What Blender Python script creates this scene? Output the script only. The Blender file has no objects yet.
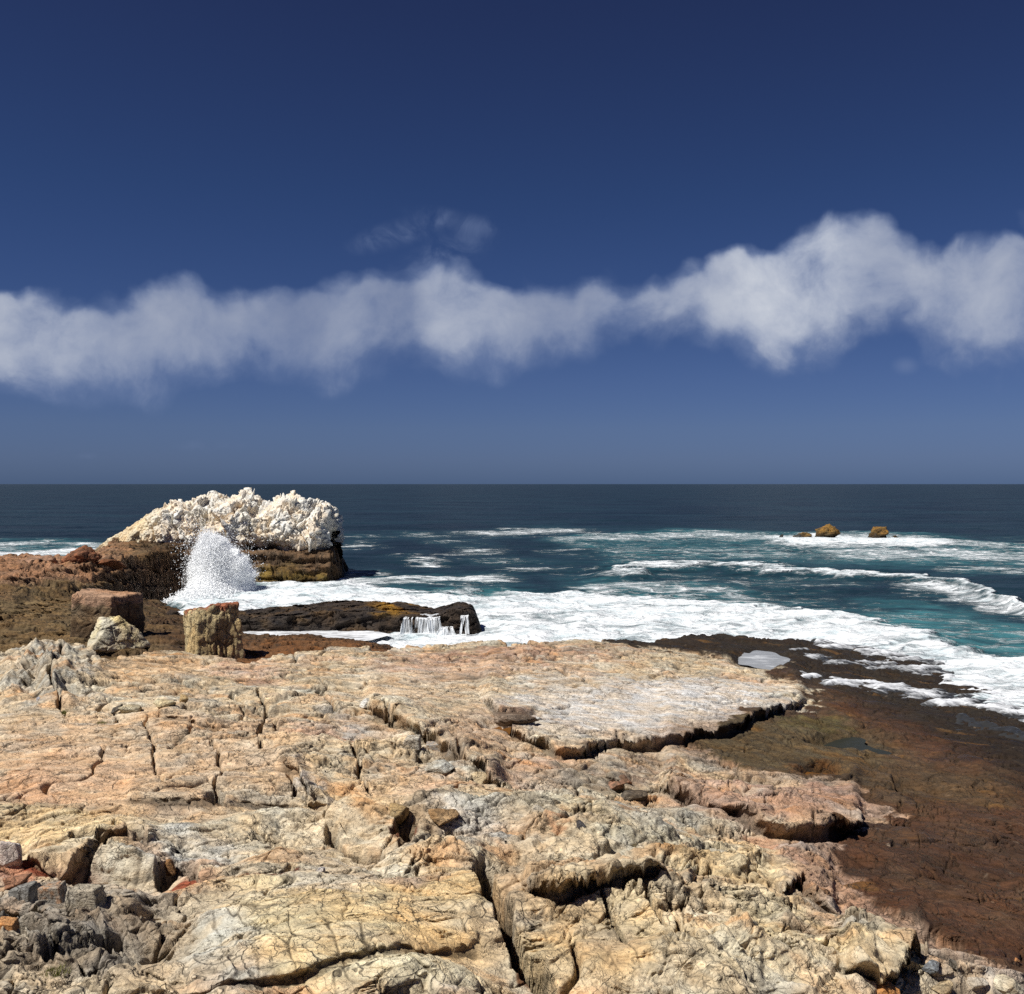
import bpy, bmesh, math, random
import numpy as np
from mathutils import Vector

sc = bpy.context.scene
COL = sc.collection
F = 1000.0            # focal length in pixels of the 1024 px wide frame
HZ = 484.0            # image row of the horizon
EYE = 6.0             # eye height above the sea
f32 = np.float32

# ------------------------------------------------------------------ camera
cam_d = bpy.data.cameras.new('camera')
cam_d.sensor_width = 36.0
cam_d.lens = 36.0 * F / 1024.0
cam_d.clip_start = 0.1
cam_d.clip_end = 200000.0
cam = bpy.data.objects.new('camera', cam_d)
COL.objects.link(cam)
cam.location = (0, 0, EYE)
cam.rotation_euler = (math.radians(90) - math.atan((497 - HZ) / F), 0, 0)
sc.camera = cam

# ------------------------------------------------------------------ sun, sky, exposure
SUN_EL = math.radians(55)
SUN_AZ = math.radians(-122)          # measured from +Y (straight ahead), negative = to the left
sv = Vector((math.sin(SUN_AZ) * math.cos(SUN_EL), math.cos(SUN_AZ) * math.cos(SUN_EL), math.sin(SUN_EL)))
sun_d = bpy.data.lights.new('sun', 'SUN')
sun_d.energy = 5.0
sun_d.angle = math.radians(0.5)
sun_d.color = (1.0, 0.965, 0.91)
sun = bpy.data.objects.new('sun', sun_d)
COL.objects.link(sun)
sun.location = (-20, 20, 40)
sun.rotation_euler = sv.to_track_quat('Z', 'Y').to_euler()
sc.view_settings.view_transform = 'Standard'
sc.view_settings.look = 'None'
sc.view_settings.exposure = 0.2
sc.view_settings.gamma = 1.0
sc.cycles.max_bounces = 10
sc.cycles.diffuse_bounces = 8
sc.cycles.volume_bounces = 5
sc.cycles.transmission_bounces = 8
sc.cycles.use_denoising = False


def srgb(r, g, b):
    c = np.array([r, g, b], dtype=np.float64) / 255.0
    return np.where(c <= 0.04045, c / 12.92, ((c + 0.055) / 1.055) ** 2.4)


class NT:
    """small helper for node trees"""
    def __init__(self, tree):
        self.t = tree; self.n = tree.nodes; self.l = tree.links

    def new(self, kind, **kw):
        nd = self.n.new(kind)
        for k, v in kw.items():
            setattr(nd, k, v)
        return nd

    def put(self, sock, v):
        if v is None:
            return
        if hasattr(v, 'is_linked') or hasattr(v, 'links'):
            self.l.new(v, sock)
        else:
            sock.default_value = v

    def math(self, op, a, b=None, c=None, clamp=False):
        nd = self.new('ShaderNodeMath', operation=op, use_clamp=clamp)
        for i, v in enumerate((a, b, c)):
            self.put(nd.inputs[i], v)
        return nd.outputs[0]

    def maprange(self, v, a, b, c=0.0, d=1.0, smooth=True):
        nd = self.new('ShaderNodeMapRange')
        nd.interpolation_type = 'SMOOTHSTEP' if smooth else 'LINEAR'
        for i, x in enumerate((v, a, b, c, d)):
            self.put(nd.inputs[i], x)
        return nd.outputs[0]

    def mix(self, fac, a, b, blend='MIX'):
        nd = self.new('ShaderNodeMix', data_type='RGBA', blend_type=blend)
        self.put(nd.inputs[0], fac)
        self.put(nd.inputs[6], a); self.put(nd.inputs[7], b)
        return nd.outputs[2]

    def noise(self, vec, scale, detail=4.0, rough=0.55, dist=0.0, out=0, dims='3D'):
        nd = self.new('ShaderNodeTexNoise', noise_dimensions=dims)
        self.put(nd.inputs['Vector'], vec)
        nd.inputs['Scale'].default_value = scale
        nd.inputs['Detail'].default_value = detail
        nd.inputs['Roughness'].default_value = rough
        nd.inputs['Distortion'].default_value = dist
        return nd.outputs[out]


def curve_node(nt, val, pts, lo, hi):
    """float curve through pts (x in [lo,hi] -> y in [0,1])"""
    nd = nt.new('ShaderNodeFloatCurve')
    u = nt.maprange(val, lo, hi, 0.0, 1.0, smooth=False)
    nt.l.new(u, nd.inputs['Value'])
    cv = nd.mapping.curves[0]
    P = [((x - lo) / (hi - lo), y) for x, y in pts]
    while len(cv.points) < len(P):
        cv.points.new(0.5, 0.5)
    for p, q in zip(cv.points, P):
        p.location = q
        p.handle_type = 'AUTO_CLAMPED'
    nd.mapping.update()
    return nd.outputs[0]


world = bpy.data.worlds.new('World')
sc.world = world
world.use_nodes = True


def build_sky():
    nt = NT(world.node_tree)
    bg = nt.n['Background']
    sky = nt.new('ShaderNodeTexSky', sky_type='NISHITA')
    sky.sun_disc = False
    sky.sun_elevation = SUN_EL
    sky.sun_rotation = SUN_AZ
    sky.altitude = 0.0
    sky.air_density = 1.0
    sky.dust_density = 0.3
    sky.ozone_density = 3.0
    geo = nt.new('ShaderNodeTexCoord')
    sep = nt.new('ShaderNodeSeparateXYZ')
    nt.l.new(geo.outputs['Generated'], sep.inputs[0])
    X, Y, Z = sep.outputs
    # deep polarised blue
    ramp = nt.new('ShaderNodeValToRGB')
    el = nt.maprange(Z, 0.0, 0.5, 0.0, 1.0, smooth=False)
    nt.l.new(el, ramp.inputs[0])
    cr = ramp.color_ramp
    stops = SKY_TINT
    cr.elements[0].position = stops[0][0]; cr.elements[0].color = (*stops[0][1], 1)
    cr.elements[1].position = stops[-1][0]; cr.elements[1].color = (*stops[-1][1], 1)
    for p, c in stops[1:-1]:
        e = cr.elements.new(p); e.color = (*c, 1)
    base = nt.mix(1.0, sky.outputs[0], ramp.outputs[0], 'MULTIPLY')
    # ---- the bank of cloud: a band of sky directions ahead, u = x/y, v = z/y
    ys = nt.math('MAXIMUM', Y, 0.02)
    U = nt.math('DIVIDE', X, ys)
    V = nt.math('DIVIDE', Z, ys)
    cmb = nt.new('ShaderNodeCombineXYZ')
    nt.l.new(U, cmb.inputs[0]); nt.l.new(V, cmb.inputs[1])
    uv = cmb.outputs[0]
    # warp
    wn = nt.new('ShaderNodeTexNoise'); wn.noise_dimensions = '3D'
    nt.l.new(uv, wn.inputs['Vector']); wn.inputs['Scale'].default_value = 7.0; wn.inputs['Detail'].default_value = 5.0
    wv = nt.new('ShaderNodeVectorMath', operation='SUBTRACT'); nt.l.new(wn.outputs['Color'], wv.inputs[0]); wv.inputs[1].default_value = (.5, .5, .5)
    ws = nt.new('ShaderNodeVectorMath', operation='SCALE'); nt.l.new(wv.outputs[0], ws.inputs[0]); ws.inputs['Scale'].default_value = 0.075
    wa = nt.new('ShaderNodeVectorMath', operation='ADD'); nt.l.new(uv, wa.inputs[0]); nt.l.new(ws.outputs[0], wa.inputs[1])
    wuv = wa.outputs[0]
    sp2 = nt.new('ShaderNodeSeparateXYZ'); nt.l.new(wuv, sp2.inputs[0])
    U2, V2 = sp2.outputs[0], sp2.outputs[1]
    # tops and bottoms of the bank, as rows of the view (484 - v*1000)
    def rows(pts):
        return [((x - 512) / F, (HZ - y) / F / 0.4) for x, y in pts]
    top = rows([(-500, 321), (-250, 301), (-80, 291), (40, 271), (110, 297), (170, 277), (235, 295), (285, 295), (345, 271), (440, 259),
                (500, 271), (560, 277), (620, 264), (680, 264), (740, 232), (850, 218), (890, 226), (930, 250), (1005, 224), (1090, 250), (1300, 320), (1550, 350)])
    bot = rows([(-500, 387), (-80, 387), (40, 387), (130, 387), (210, 381), (290, 375), (350, 377), (400, 367), (470, 383), (530, 369), (600, 354),
                (660, 338), (710, 348), (770, 366), (830, 352), (885, 330), (930, 352), (990, 372), (1060, 360), (1300, 370), (1550, 390)])
    lo, hi = -1.05, 1.05
    T = nt.math('MULTIPLY', curve_node(nt, U2, top, lo, hi), 0.4)
    B = nt.math('MULTIPLY', curve_node(nt, U2, bot, lo, hi), 0.4)
    thick = nt.math('SUBTRACT', T, B)
    # 0 at edges .. 1 in the middle
    def billow(scale):
        v = nt.new('ShaderNodeTexVoronoi', feature='SMOOTH_F1'); nt.l.new(wuv, v.inputs['Vector']); v.inputs['Scale'].default_value = scale; v.inputs['Smoothness'].default_value = .35
        return v.outputs['Distance']
    puff = nt.math('ADD', nt.math('MULTIPLY', nt.math('SUBTRACT', .45, billow(15.0)), .030), nt.math('MULTIPLY', nt.math('SUBTRACT', .42, billow(34.0)), .022))
    dt = nt.math('ADD', nt.math('SUBTRACT', T, V2), puff)
    db = nt.math('ADD', nt.math('SUBTRACT', V2, B), nt.math('MULTIPLY', puff, .6))
    et = nt.maprange(dt, -0.016, 0.026)
    eb = nt.maprange(db, -0.034, 0.044)
    body = nt.math('MULTIPLY', et, eb)
    n1 = nt.noise(wuv, 9.0, 9.0, 0.60)
    n2 = nt.noise(wuv, 24.0, 8.0, 0.58)
    nn = nt.math('ADD', nt.math('MULTIPLY', n1, 0.65), nt.math('MULTIPLY', n2, 0.35))
    # thickness map along u: where the bank is dense / thin
    den = curve_node(nt, U, rows_plain([(-500, .6), (-80, .74), (40, .82), (120, .70), (180, .66), (260, .62), (300, .52), (350, .66), (400, .56), (440, .82), (500, .76),
                                        (560, .62), (610, .70), (660, .78), (720, .88), (790, 1.0), (850, .90), (900, .78), (960, .78), (1024, .74), (1300, .6), (1550, .5)]), lo, hi)
    q = nt.math('MULTIPLY', nt.math('ADD', nt.math('MULTIPLY', body, 1.15), nt.math('MULTIPLY_ADD', nn, 2.1, -1.08)), nt.maprange(body, 0.0, 0.3))
    alpha = nt.math('MULTIPLY', nt.maprange(q, 0.02, 1.05), den, clamp=True)
    # wisps above the bank and the small scrap near the horizon
    def blob(cx, cy, rx, ry, ang, s, n, thr):
        dx = nt.math('SUBTRACT', U, (cx - 512) / F); dy = nt.math('SUBTRACT', V, (HZ - cy) / F)
        c, s_ = math.cos(ang), math.sin(ang)
        a = nt.math('DIVIDE', nt.math('ADD', nt.math('MULTIPLY', dx, c), nt.math('MULTIPLY', dy, s_)), rx / F)
        b = nt.math('DIVIDE', nt.math('SUBTRACT', nt.math('MULTIPLY', dy, c), nt.math('MULTIPLY', dx, s_)), ry / F)
        r = nt.math('SQRT', nt.math('ADD', nt.math('MULTIPLY', a, a), nt.math('MULTIPLY', b, b)))
        m = nt.maprange(r, 1.0, 0.0)
        return nt.math('MULTIPLY', nt.math('MULTIPLY', m, nt.maprange(n, thr, thr + .35)), s)
    nw = nt.noise(wuv, 20.0, 6.0, 0.6, 0.8)
    extra = [blob(400, 234, 70, 18, .28, .60, nw, .36), blob(455, 222, 64, 15, -.2, .44, nw, .37), blob(445, 256, 80, 28, .5, .44, nw, .35),
             blob(212, 446, 44, 9, 0, .30, n2, .36), blob(90, 456, 20, 5, 0, .16, n2, .36),
             blob(905, 366, 18, 12, 0, .35, n1, .2)]
    for e in extra:
        alpha = nt.math('ADD', alpha, nt.math('MULTIPLY', e, nt.math('SUBTRACT', 1.0, alpha)))
    alpha = nt.math('MULTIPLY', alpha, nt.maprange(Y, 0.05, 0.3))
    # cloud tone: bright where thick, grey-blue at the thin and lower parts
    tone = nt.math('ADD', nt.maprange(q, 0.30, 1.55), nt.math('ADD', nt.math('MULTIPLY_ADD', n2, 0.5, -0.26), nt.math('MULTIPLY', puff, 6.0)))
    ccol = nt.mix(nt.math('MULTIPLY', tone, den, clamp=True), (*CLOUD_DARK, 1), (*CLOUD_LIGHT, 1))
    out = nt.mix(alpha, base, ccol)
    nt.l.new(out, bg.inputs[0])
    bg.inputs[1].default_value = SKY_STRENGTH


def rows_plain(pts):
    return [((x - 512) / F, y) for x, y in pts]


SKY_STRENGTH = 0.07
SKY_TINT = [(0.0, (.165, .275, .66)), (0.05, (.212, .296, .635)), (0.11, (.242, .312, .60)), (0.20, (.236, .298, .556)), (0.30, (.215, .275, .50)), (0.55, (.185, .246, .43)), (0.85, (.181, .200, .348)), (1.0, (.175, .195, .34))]
CLOUD_LIGHT = tuple(srgb(188, 193, 203) / SKY_STRENGTH)
CLOUD_DARK = tuple(srgb(112, 128, 162) / SKY_STRENGTH)
build_sky()

# ------------------------------------------------------------------ numpy noise
rng = np.random.default_rng(7)
PERM = rng.permutation(256).astype(np.int32)
PERM = np.concatenate([PERM, PERM])
ANG = (rng.random(256) * 2 * np.pi)
GX, GY = np.cos(ANG).astype(f32), np.sin(ANG).astype(f32)
R1, R2, R3, R4, R5 = [rng.random(256).astype(f32) for _ in range(5)]
G3 = rng.normal(size=(256, 3)); G3 /= np.linalg.norm(G3, axis=1)[:, None]; G3 = G3.astype(f32)


def sstep(a, b, x):
    t = np.clip((x - a) / (b - a), 0, 1)
    return t * t * (3 - 2 * t)


def hash2(ix, iy, seed):
    return PERM[(PERM[(ix + seed * 37) & 255] + iy + seed * 11) & 255]


def perlin2(x, y, seed=0):
    x = np.asarray(x, f32); y = np.asarray(y, f32)
    x0 = np.floor(x); y0 = np.floor(y)
    ix = x0.astype(np.int32); iy = y0.astype(np.int32)
    fx = x - x0; fy = y - y0
    u = fx * fx * fx * (fx * (fx * 6 - 15) + 10); v = fy * fy * fy * (fy * (fy * 6 - 15) + 10)

    def g(dx, dy):
        h = hash2(ix + dx, iy + dy, seed)
        return GX[h] * (fx - dx) + GY[h] * (fy - dy)
    a = g(0, 0); b = g(1, 0); c = g(0, 1); d = g(1, 1)
    a += u * (b - a); c += u * (d - c)
    return (a + v * (c - a)) * 1.5


def fbm2(x, y, octv=5, seed=0, gain=0.5, lac=2.03):
    s = 0; a = 1.0; n = 0
    for o in range(octv):
        s = s + a * perlin2(x, y, seed + o); n += a
        x = x * lac + 3.1; y = y * lac + 1.7; a *= gain
    return s / n


def ridge2(x, y, octv=4, seed=0, gain=0.5):
    s = 0; a = 1.0; n = 0
    for o in range(octv):
        s = s + a * (1 - 2 * np.abs(perlin2(x, y, seed + o))); n += a
        x = x * 2.07 + 5.3; y = y * 2.07 + 2.9; a *= gain
    return s / n


def voro2(x, y, seed=0, jit=0.9):
    """F1, F2, cell hash, vector to the cell's point"""
    x = np.asarray(x, f32); y = np.asarray(y, f32)
    x0 = np.floor(x); y0 = np.floor(y)
    ix = x0.astype(np.int32); iy = y0.astype(np.int32)
    F1 = np.full(x.shape, 9.0, f32); F2 = np.full(x.shape, 9.0, f32)
    H = np.zeros(x.shape, np.int32); DX = np.zeros(x.shape, f32); DY = np.zeros(x.shape, f32)
    for oy in (-1, 0, 1):
        for ox in (-1, 0, 1):
            h = hash2(ix + ox, iy + oy, seed)
            dx = x - (x0 + ox + 0.5 + jit * (R1[h] - 0.5)); dy = y - (y0 + oy + 0.5 + jit * (R2[h] - 0.5))
            d = np.sqrt(dx * dx + dy * dy)
            c = d < F1
            F2 = np.where(c, F1, np.minimum(F2, d))
            H = np.where(c, h, H); DX = np.where(c, dx, DX); DY = np.where(c, dy, DY)
            F1 = np.where(c, d, F1)
    return F1, F2, H, DX, DY


def tri2(x, y, seed=0):
    """height over a lattice of flat triangles, -1..1: plane facets meeting in sharp edges"""
    k = (x + y) * f32(.366025)
    u = x + k; v = y + k
    u0 = np.floor(u); v0 = np.floor(v); iu = u0.astype(np.int32); iv = v0.astype(np.int32)
    fu = u - u0; fv = v - v0; up = fu > fv
    a = R1[hash2(iu, iv, seed)]; d = R1[hash2(iu + 1, iv + 1, seed)]
    m = R1[hash2(iu + up, iv + (~up), seed)]
    hi = np.maximum(fu, fv); lo = np.minimum(fu, fv)
    return (a * (1 - hi) + m * (hi - lo) + d * lo) * 2 - 1


def facets(x, y, sx, sy, ang, seed, warp=.5):
    """angular broken stone: lattice triangles bent by a second lattice, so every piece stays plane"""
    c, s = math.cos(ang), math.sin(ang)
    a = ((x * c + y * s) / sx).astype(f32); b = ((-x * s + y * c) / sy).astype(f32)
    wa = tri2(a * .53 + 3.7, b * .53, seed + 1); wb = tri2(a * .53, b * .53 + 8.1, seed + 2)
    return tri2(a + warp * wa, b + warp * wb, seed)


def blocks(x, y, sx, sy, ang, seed, tilt=0.6, warp=0.25, jit=0.9, soft=.10):
    """broken bedrock: every cell is a tilted facet at its own level. height about -1..1, and the joint distance"""
    c, s = math.cos(ang), math.sin(ang)
    a = (x * c + y * s) / sx; b = (-x * s + y * c) / sy
    if warp:
        wa = fbm2(a * 0.9, b * 0.9, 3, seed + 50); wb = fbm2(a * 0.9 + 9, b * 0.9 + 4, 3, seed + 60)
        a = a + warp * wa; b = b + warp * wb
    F1, F2, H, DX, DY = voro2(a, b, seed, jit)
    z = (R3[H] - 0.5) * 1.2 + tilt * ((R4[H] - 0.5) * 2 * DX + (R5[H] - 0.5) * 2 * DY)
    e = F2 - F1
    return z * sstep(0.0, soft, e), e, H


def perlin3(p, seed=0):
    p0 = np.floor(p); ip = p0.astype(np.int32); fp = (p - p0).astype(f32)
    w = fp * fp * fp * (fp * (fp * 6 - 15) + 10)
    out = 0
    for dz in (0, 1):
        for dy in (0, 1):
            for dx in (0, 1):
                h = PERM[(hash2(ip[:, 0] + dx, ip[:, 1] + dy, seed) + ip[:, 2] + dz) & 255]
                g = G3[h]
                v = g[:, 0] * (fp[:, 0] - dx) + g[:, 1] * (fp[:, 1] - dy) + g[:, 2] * (fp[:, 2] - dz)
                out = out + v * np.abs((1 - dx) - w[:, 0]) * np.abs((1 - dy) - w[:, 1]) * np.abs((1 - dz) - w[:, 2])
    return out * 1.5


def fbm3(p, octv=4, seed=0, gain=0.5):
    s = 0; a = 1.0; n = 0
    for o in range(octv):
        s = s + a * perlin3(p, seed + o); n += a
        p = p * 2.03 + 1.7; a *= gain
    return s / n


def voro3(p, seed=0, jit=0.9):
    p0 = np.floor(p); ip = p0.astype(np.int32)
    F1 = np.full(len(p), 9.0); F2 = np.full(len(p), 9.0); H = np.zeros(len(p), np.int32)
    for oz in (-1, 0, 1):
        for oy in (-1, 0, 1):
            for ox in (-1, 0, 1):
                h = PERM[(hash2(ip[:, 0] + ox, ip[:, 1] + oy, seed) + ip[:, 2] + oz) & 255]
                q = p - (p0 + np.array([ox, oy, oz]) + 0.5) - jit * (np.stack([R1[h], R2[h], R3[h]], 1) - 0.5)
                d = np.sqrt((q * q).sum(1)); c = d < F1
                F2 = np.where(c, F1, np.minimum(F2, d)); H = np.where(c, h, H); F1 = np.where(c, d, F1)
    return F1, F2, H


def facet3(p, seed, tilt=1.0):
    """angular pieces: every 3-D cell has its own level and its own tilted face"""
    p0 = np.floor(p); ip = p0.astype(np.int32)
    F1 = np.full(len(p), 9.0); F2 = np.full(len(p), 9.0); H = np.zeros(len(p), np.int32); Q = np.zeros_like(p)
    for oz in (-1, 0, 1):
        for oy in (-1, 0, 1):
            for ox in (-1, 0, 1):
                h = PERM[(hash2(ip[:, 0] + ox, ip[:, 1] + oy, seed) + ip[:, 2] + oz) & 255]
                q = p - (p0 + np.array([ox, oy, oz]) + 0.5) - .95 * (np.stack([R1[h], R2[h], R3[h]], 1) - 0.5)
                d = np.sqrt((q * q).sum(1)); c = d < F1
                F2 = np.where(c, F1, np.minimum(F2, d)); H = np.where(c, h, H); Q = np.where(c[:, None], q, Q); F1 = np.where(c, d, F1)
    return (R4[H] - .5) + tilt * (G3[H] * Q).sum(1), F2 - F1, H


def rbf_fit(pts, vals):
    """thin plate spline through scattered points"""
    pts = np.array(pts, float); n = len(pts)
    d = np.sqrt(((pts[:, None] - pts[None]) ** 2).sum(-1))
    K = np.where(d > 0, d * d * np.log(d + 1e-9), 0) + np.eye(n) * 0.05
    P = np.c_[np.ones(n), pts]
    A = np.block([[K, P], [P.T, np.zeros((3, 3))]])
    w = np.linalg.solve(A, np.r_[vals, 0, 0, 0])

    def ev(a, b):
        out = (w[n] + w[n + 1] * a + w[n + 2] * b).astype(f32)
        for i in range(n):
            r2 = (a - pts[i, 0]) ** 2 + (b - pts[i, 1]) ** 2
            out += f32(0.5 * w[i]) * (r2 * np.log(r2 + f32(1e-9))).astype(f32)
        return out
    return ev


def polydist(P, Q, pts):
    D = np.full(P.shape, 1e6, f32)
    for (x0, y0), (x1, y1) in zip(pts[:-1], pts[1:]):
        dx, dy = x1 - x0, y1 - y0
        t = np.clip(((P - x0) * dx + (Q - y0) * dy) / (dx * dx + dy * dy), 0, 1)
        D = np.minimum(D, np.hypot(P - x0 - t * dx, Q - y0 - t * dy))
    return D


# ------------------------------------------------------------------ object helpers
def tag(o, label=None, cat=None, group=None, kind=None):
    if label: o['label'] = label
    if cat: o['category'] = cat
    if group: o['group'] = group
    if kind: o['kind'] = kind
    return o


def mesh_obj(name, V, faces, mat, col=None, attrs=None, parent=None, smooth=True, loc=None):
    me = bpy.data.meshes.new(name)
    V = np.ascontiguousarray(V, dtype=f32)
    me.vertices.add(len(V)); me.vertices.foreach_set('co', V.ravel())
    faces = np.asarray(faces, dtype=np.int32)
    k = faces.shape[1]
    me.loops.add(faces.size); me.loops.foreach_set('vertex_index', faces.ravel())
    me.polygons.add(len(faces))
    me.polygons.foreach_set('loop_start', np.arange(0, faces.size, k, dtype=np.int32))
    me.polygons.foreach_set('use_smooth', np.full(len(faces), smooth, dtype=bool))
    me.update(calc_edges=True)
    if col is not None:
        at = me.attributes.new('Col', 'FLOAT_COLOR', 'POINT')
        if col.shape[1] == 3:
            col = np.c_[col, np.zeros(len(col))]
        at.data.foreach_set('color', np.ascontiguousarray(col, dtype=f32).ravel())
    for nm, v in (attrs or {}).items():
        at = me.attributes.new(nm, 'FLOAT', 'POINT')
        at.data.foreach_set('value', np.ascontiguousarray(v, dtype=f32).ravel())
    me.materials.append(mat)
    o = bpy.data.objects.new(name, me)
    COL.objects.link(o)
    if parent: o.parent = parent
    if loc is not None: o.location = loc
    return o


def grid_faces(nr, nc, wrap=False):
    i = np.arange(nr - 1)[:, None] * nc; j = np.arange(nc - 1)[None, :]
    a = (i + j).ravel()
    fc = np.stack([a, a + 1, a + nc + 1, a + nc], 1)
    if wrap:
        a = (np.arange(nr - 1) * nc); b = a + nc - 1
        fc = np.r_[fc, np.stack([b, a, a + nc, b + nc], 1)]
    return fc


def lerp(a, b, w):
    return a + (b - a) * w[..., None]


ALB = 0.98
def C(r, g, b):
    return (srgb(r, g, b) * ALB).astype(f32)


# ------------------------------------------------------------------ materials
def rock_material(name, bump=0.5, fine=1.0, bscale=1.0, mot=1.0):
    m = bpy.data.materials.new(name); m.use_nodes = True
    nt = NT(m.node_tree)
    bs = nt.n['Principled BSDF']
    at = nt.new('ShaderNodeAttribute', attribute_name='Col')
    tc = nt.new('ShaderNodeNewGeometry')
    pos = tc.outputs['Position']
    n1 = nt.noise(pos, 9.0 / fine, 8.0, 0.68)
    n2 = nt.noise(pos, 46.0 / fine, 6.0, 0.7)
    n3 = nt.noise(pos, 2.2 / fine, 5.0, 0.6, 0.5)
    # mottling of the stone itself: grains, lichen specks and faint dirt
    g = nt.math('ADD', nt.math('MULTIPLY', n1, 0.9), nt.math('MULTIPLY', n2, 0.8))
    fac = nt.maprange(g, 0.45, 1.25, 1 - .42 * mot, 1 + .44 * mot, smooth=False)
    c1 = nt.mix(1.0, at.outputs['Color'], fac, 'MULTIPLY')
    mpb = nt.new('ShaderNodeMapping'); nt.l.new(pos, mpb.inputs[0]); mpb.inputs['Rotation'].default_value = (.25, .15, .45); mpb.inputs['Scale'].default_value = (1.1, 5.5, 9.0)
    nb_ = nt.noise(mpb.outputs[0], 1.6 / fine, 7.0, 0.68, 0.3)
    c1 = nt.mix(1.0, c1, nt.maprange(nb_, 0.30, 0.70, 1 - .34 * mot, 1 + .26 * mot, smooth=False), 'MULTIPLY')
    warm = nt.mix(1.0, c1, (1.06, 0.96, 0.84, 1), 'MULTIPLY')
    cool = nt.mix(1.0, c1, (0.97, 1.0, 1.03, 1), 'MULTIPLY')
    c2 = nt.mix(nt.maprange(n3, 0.38, 0.62), warm, cool)
    # dark specks
    vo = nt.new('ShaderNodeTexVoronoi', feature='F1'); nt.l.new(pos, vo.inputs['Vector']); vo.inputs['Scale'].default_value = 30.0 / fine
    sp = nt.math('MULTIPLY', nt.maprange(vo.outputs['Distance'], 0.26, 0.12), nt.maprange(n1, 0.46, 0.58))
    c3 = nt.mix(nt.math('MULTIPLY', sp, 0.75 * mot), c2, (0.06, 0.05, 0.04, 1))
    # fine crazing
    def craze(scale, w, seed):
        a = nt.new('ShaderNodeVectorMath', operation='SCALE'); nt.l.new(nt.noise(pos, scale * .8, 4.0, 0.6, 0.0, 1), a.inputs[0]); a.inputs['Scale'].default_value = 1.1 / scale
        b = nt.new('ShaderNodeVectorMath', operation='ADD'); nt.l.new(pos, b.inputs[0]); nt.l.new(a.outputs[0], b.inputs[1])
        v = nt.new('ShaderNodeTexVoronoi', feature='DISTANCE_TO_EDGE'); nt.l.new(b.outputs[0], v.inputs['Vector']); v.inputs['Scale'].default_value = scale
        return nt.math('MULTIPLY', nt.maprange(v.outputs['Distance'], w, w * .2), nt.maprange(nt.noise(pos, scale * .35 + seed, 3.0), 0.47, 0.60))
    cz = nt.math('MAXIMUM', craze(3.4 / fine, .030, .1), nt.math('MAXIMUM', nt.math('MULTIPLY', craze(9.0 / fine, .05, .3), .9), nt.math('MULTIPLY', craze(22.0 / fine, .08, .7), .45)))
    c3 = nt.mix(nt.math('MULTIPLY', cz, 0.66 * mot), c3, (0.05, 0.04, 0.03, 1))
    nt.l.new(c3, bs.inputs['Base Color'])
    wet = at.outputs['Alpha']
    rough = nt.math('SUBTRACT', 0.92, nt.math('MULTIPLY', wet, nt.maprange(n3, 0.3, 0.7, 0.22, 0.60)))
    nt.l.new(rough, bs.inputs['Roughness'])
    nt.l.new(nt.math('MULTIPLY_ADD', wet, -0.13, 0.22), bs.inputs['Specular IOR Level'])
    hgt = nt.math('ADD', nt.math('MULTIPLY', n1, 0.075 * fine), nt.math('MULTIPLY', n2, 0.022 * fine))
    hgt = nt.math('ADD', nt.math('SUBTRACT', hgt, nt.math('MULTIPLY', cz, 0.03 * fine)), nt.math('MULTIPLY', nb_, 0.05 * fine))
    bp = nt.new('ShaderNodeBump'); bp.inputs['Strength'].default_value = bump; bp.inputs['Distance'].default_value = 1.0 * bscale
    nt.l.new(hgt, bp.inputs['Height']); nt.l.new(bp.outputs[0], bs.inputs['Normal'])
    return m


M_ROCK = rock_material('bedrock_stone', 0.65, 1.0)
M_FAR = rock_material('far_stone', 0.7, 2.6, 0.8)


M_GUANO = rock_material('guano_stone', 0.55, 2.6, 0.8, .35)


def foam_white(nt, bs):
    bs.inputs['Base Color'].default_value = (.82, .85, .87, 1)
    bs.inputs['Roughness'].default_value = 0.7


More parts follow.
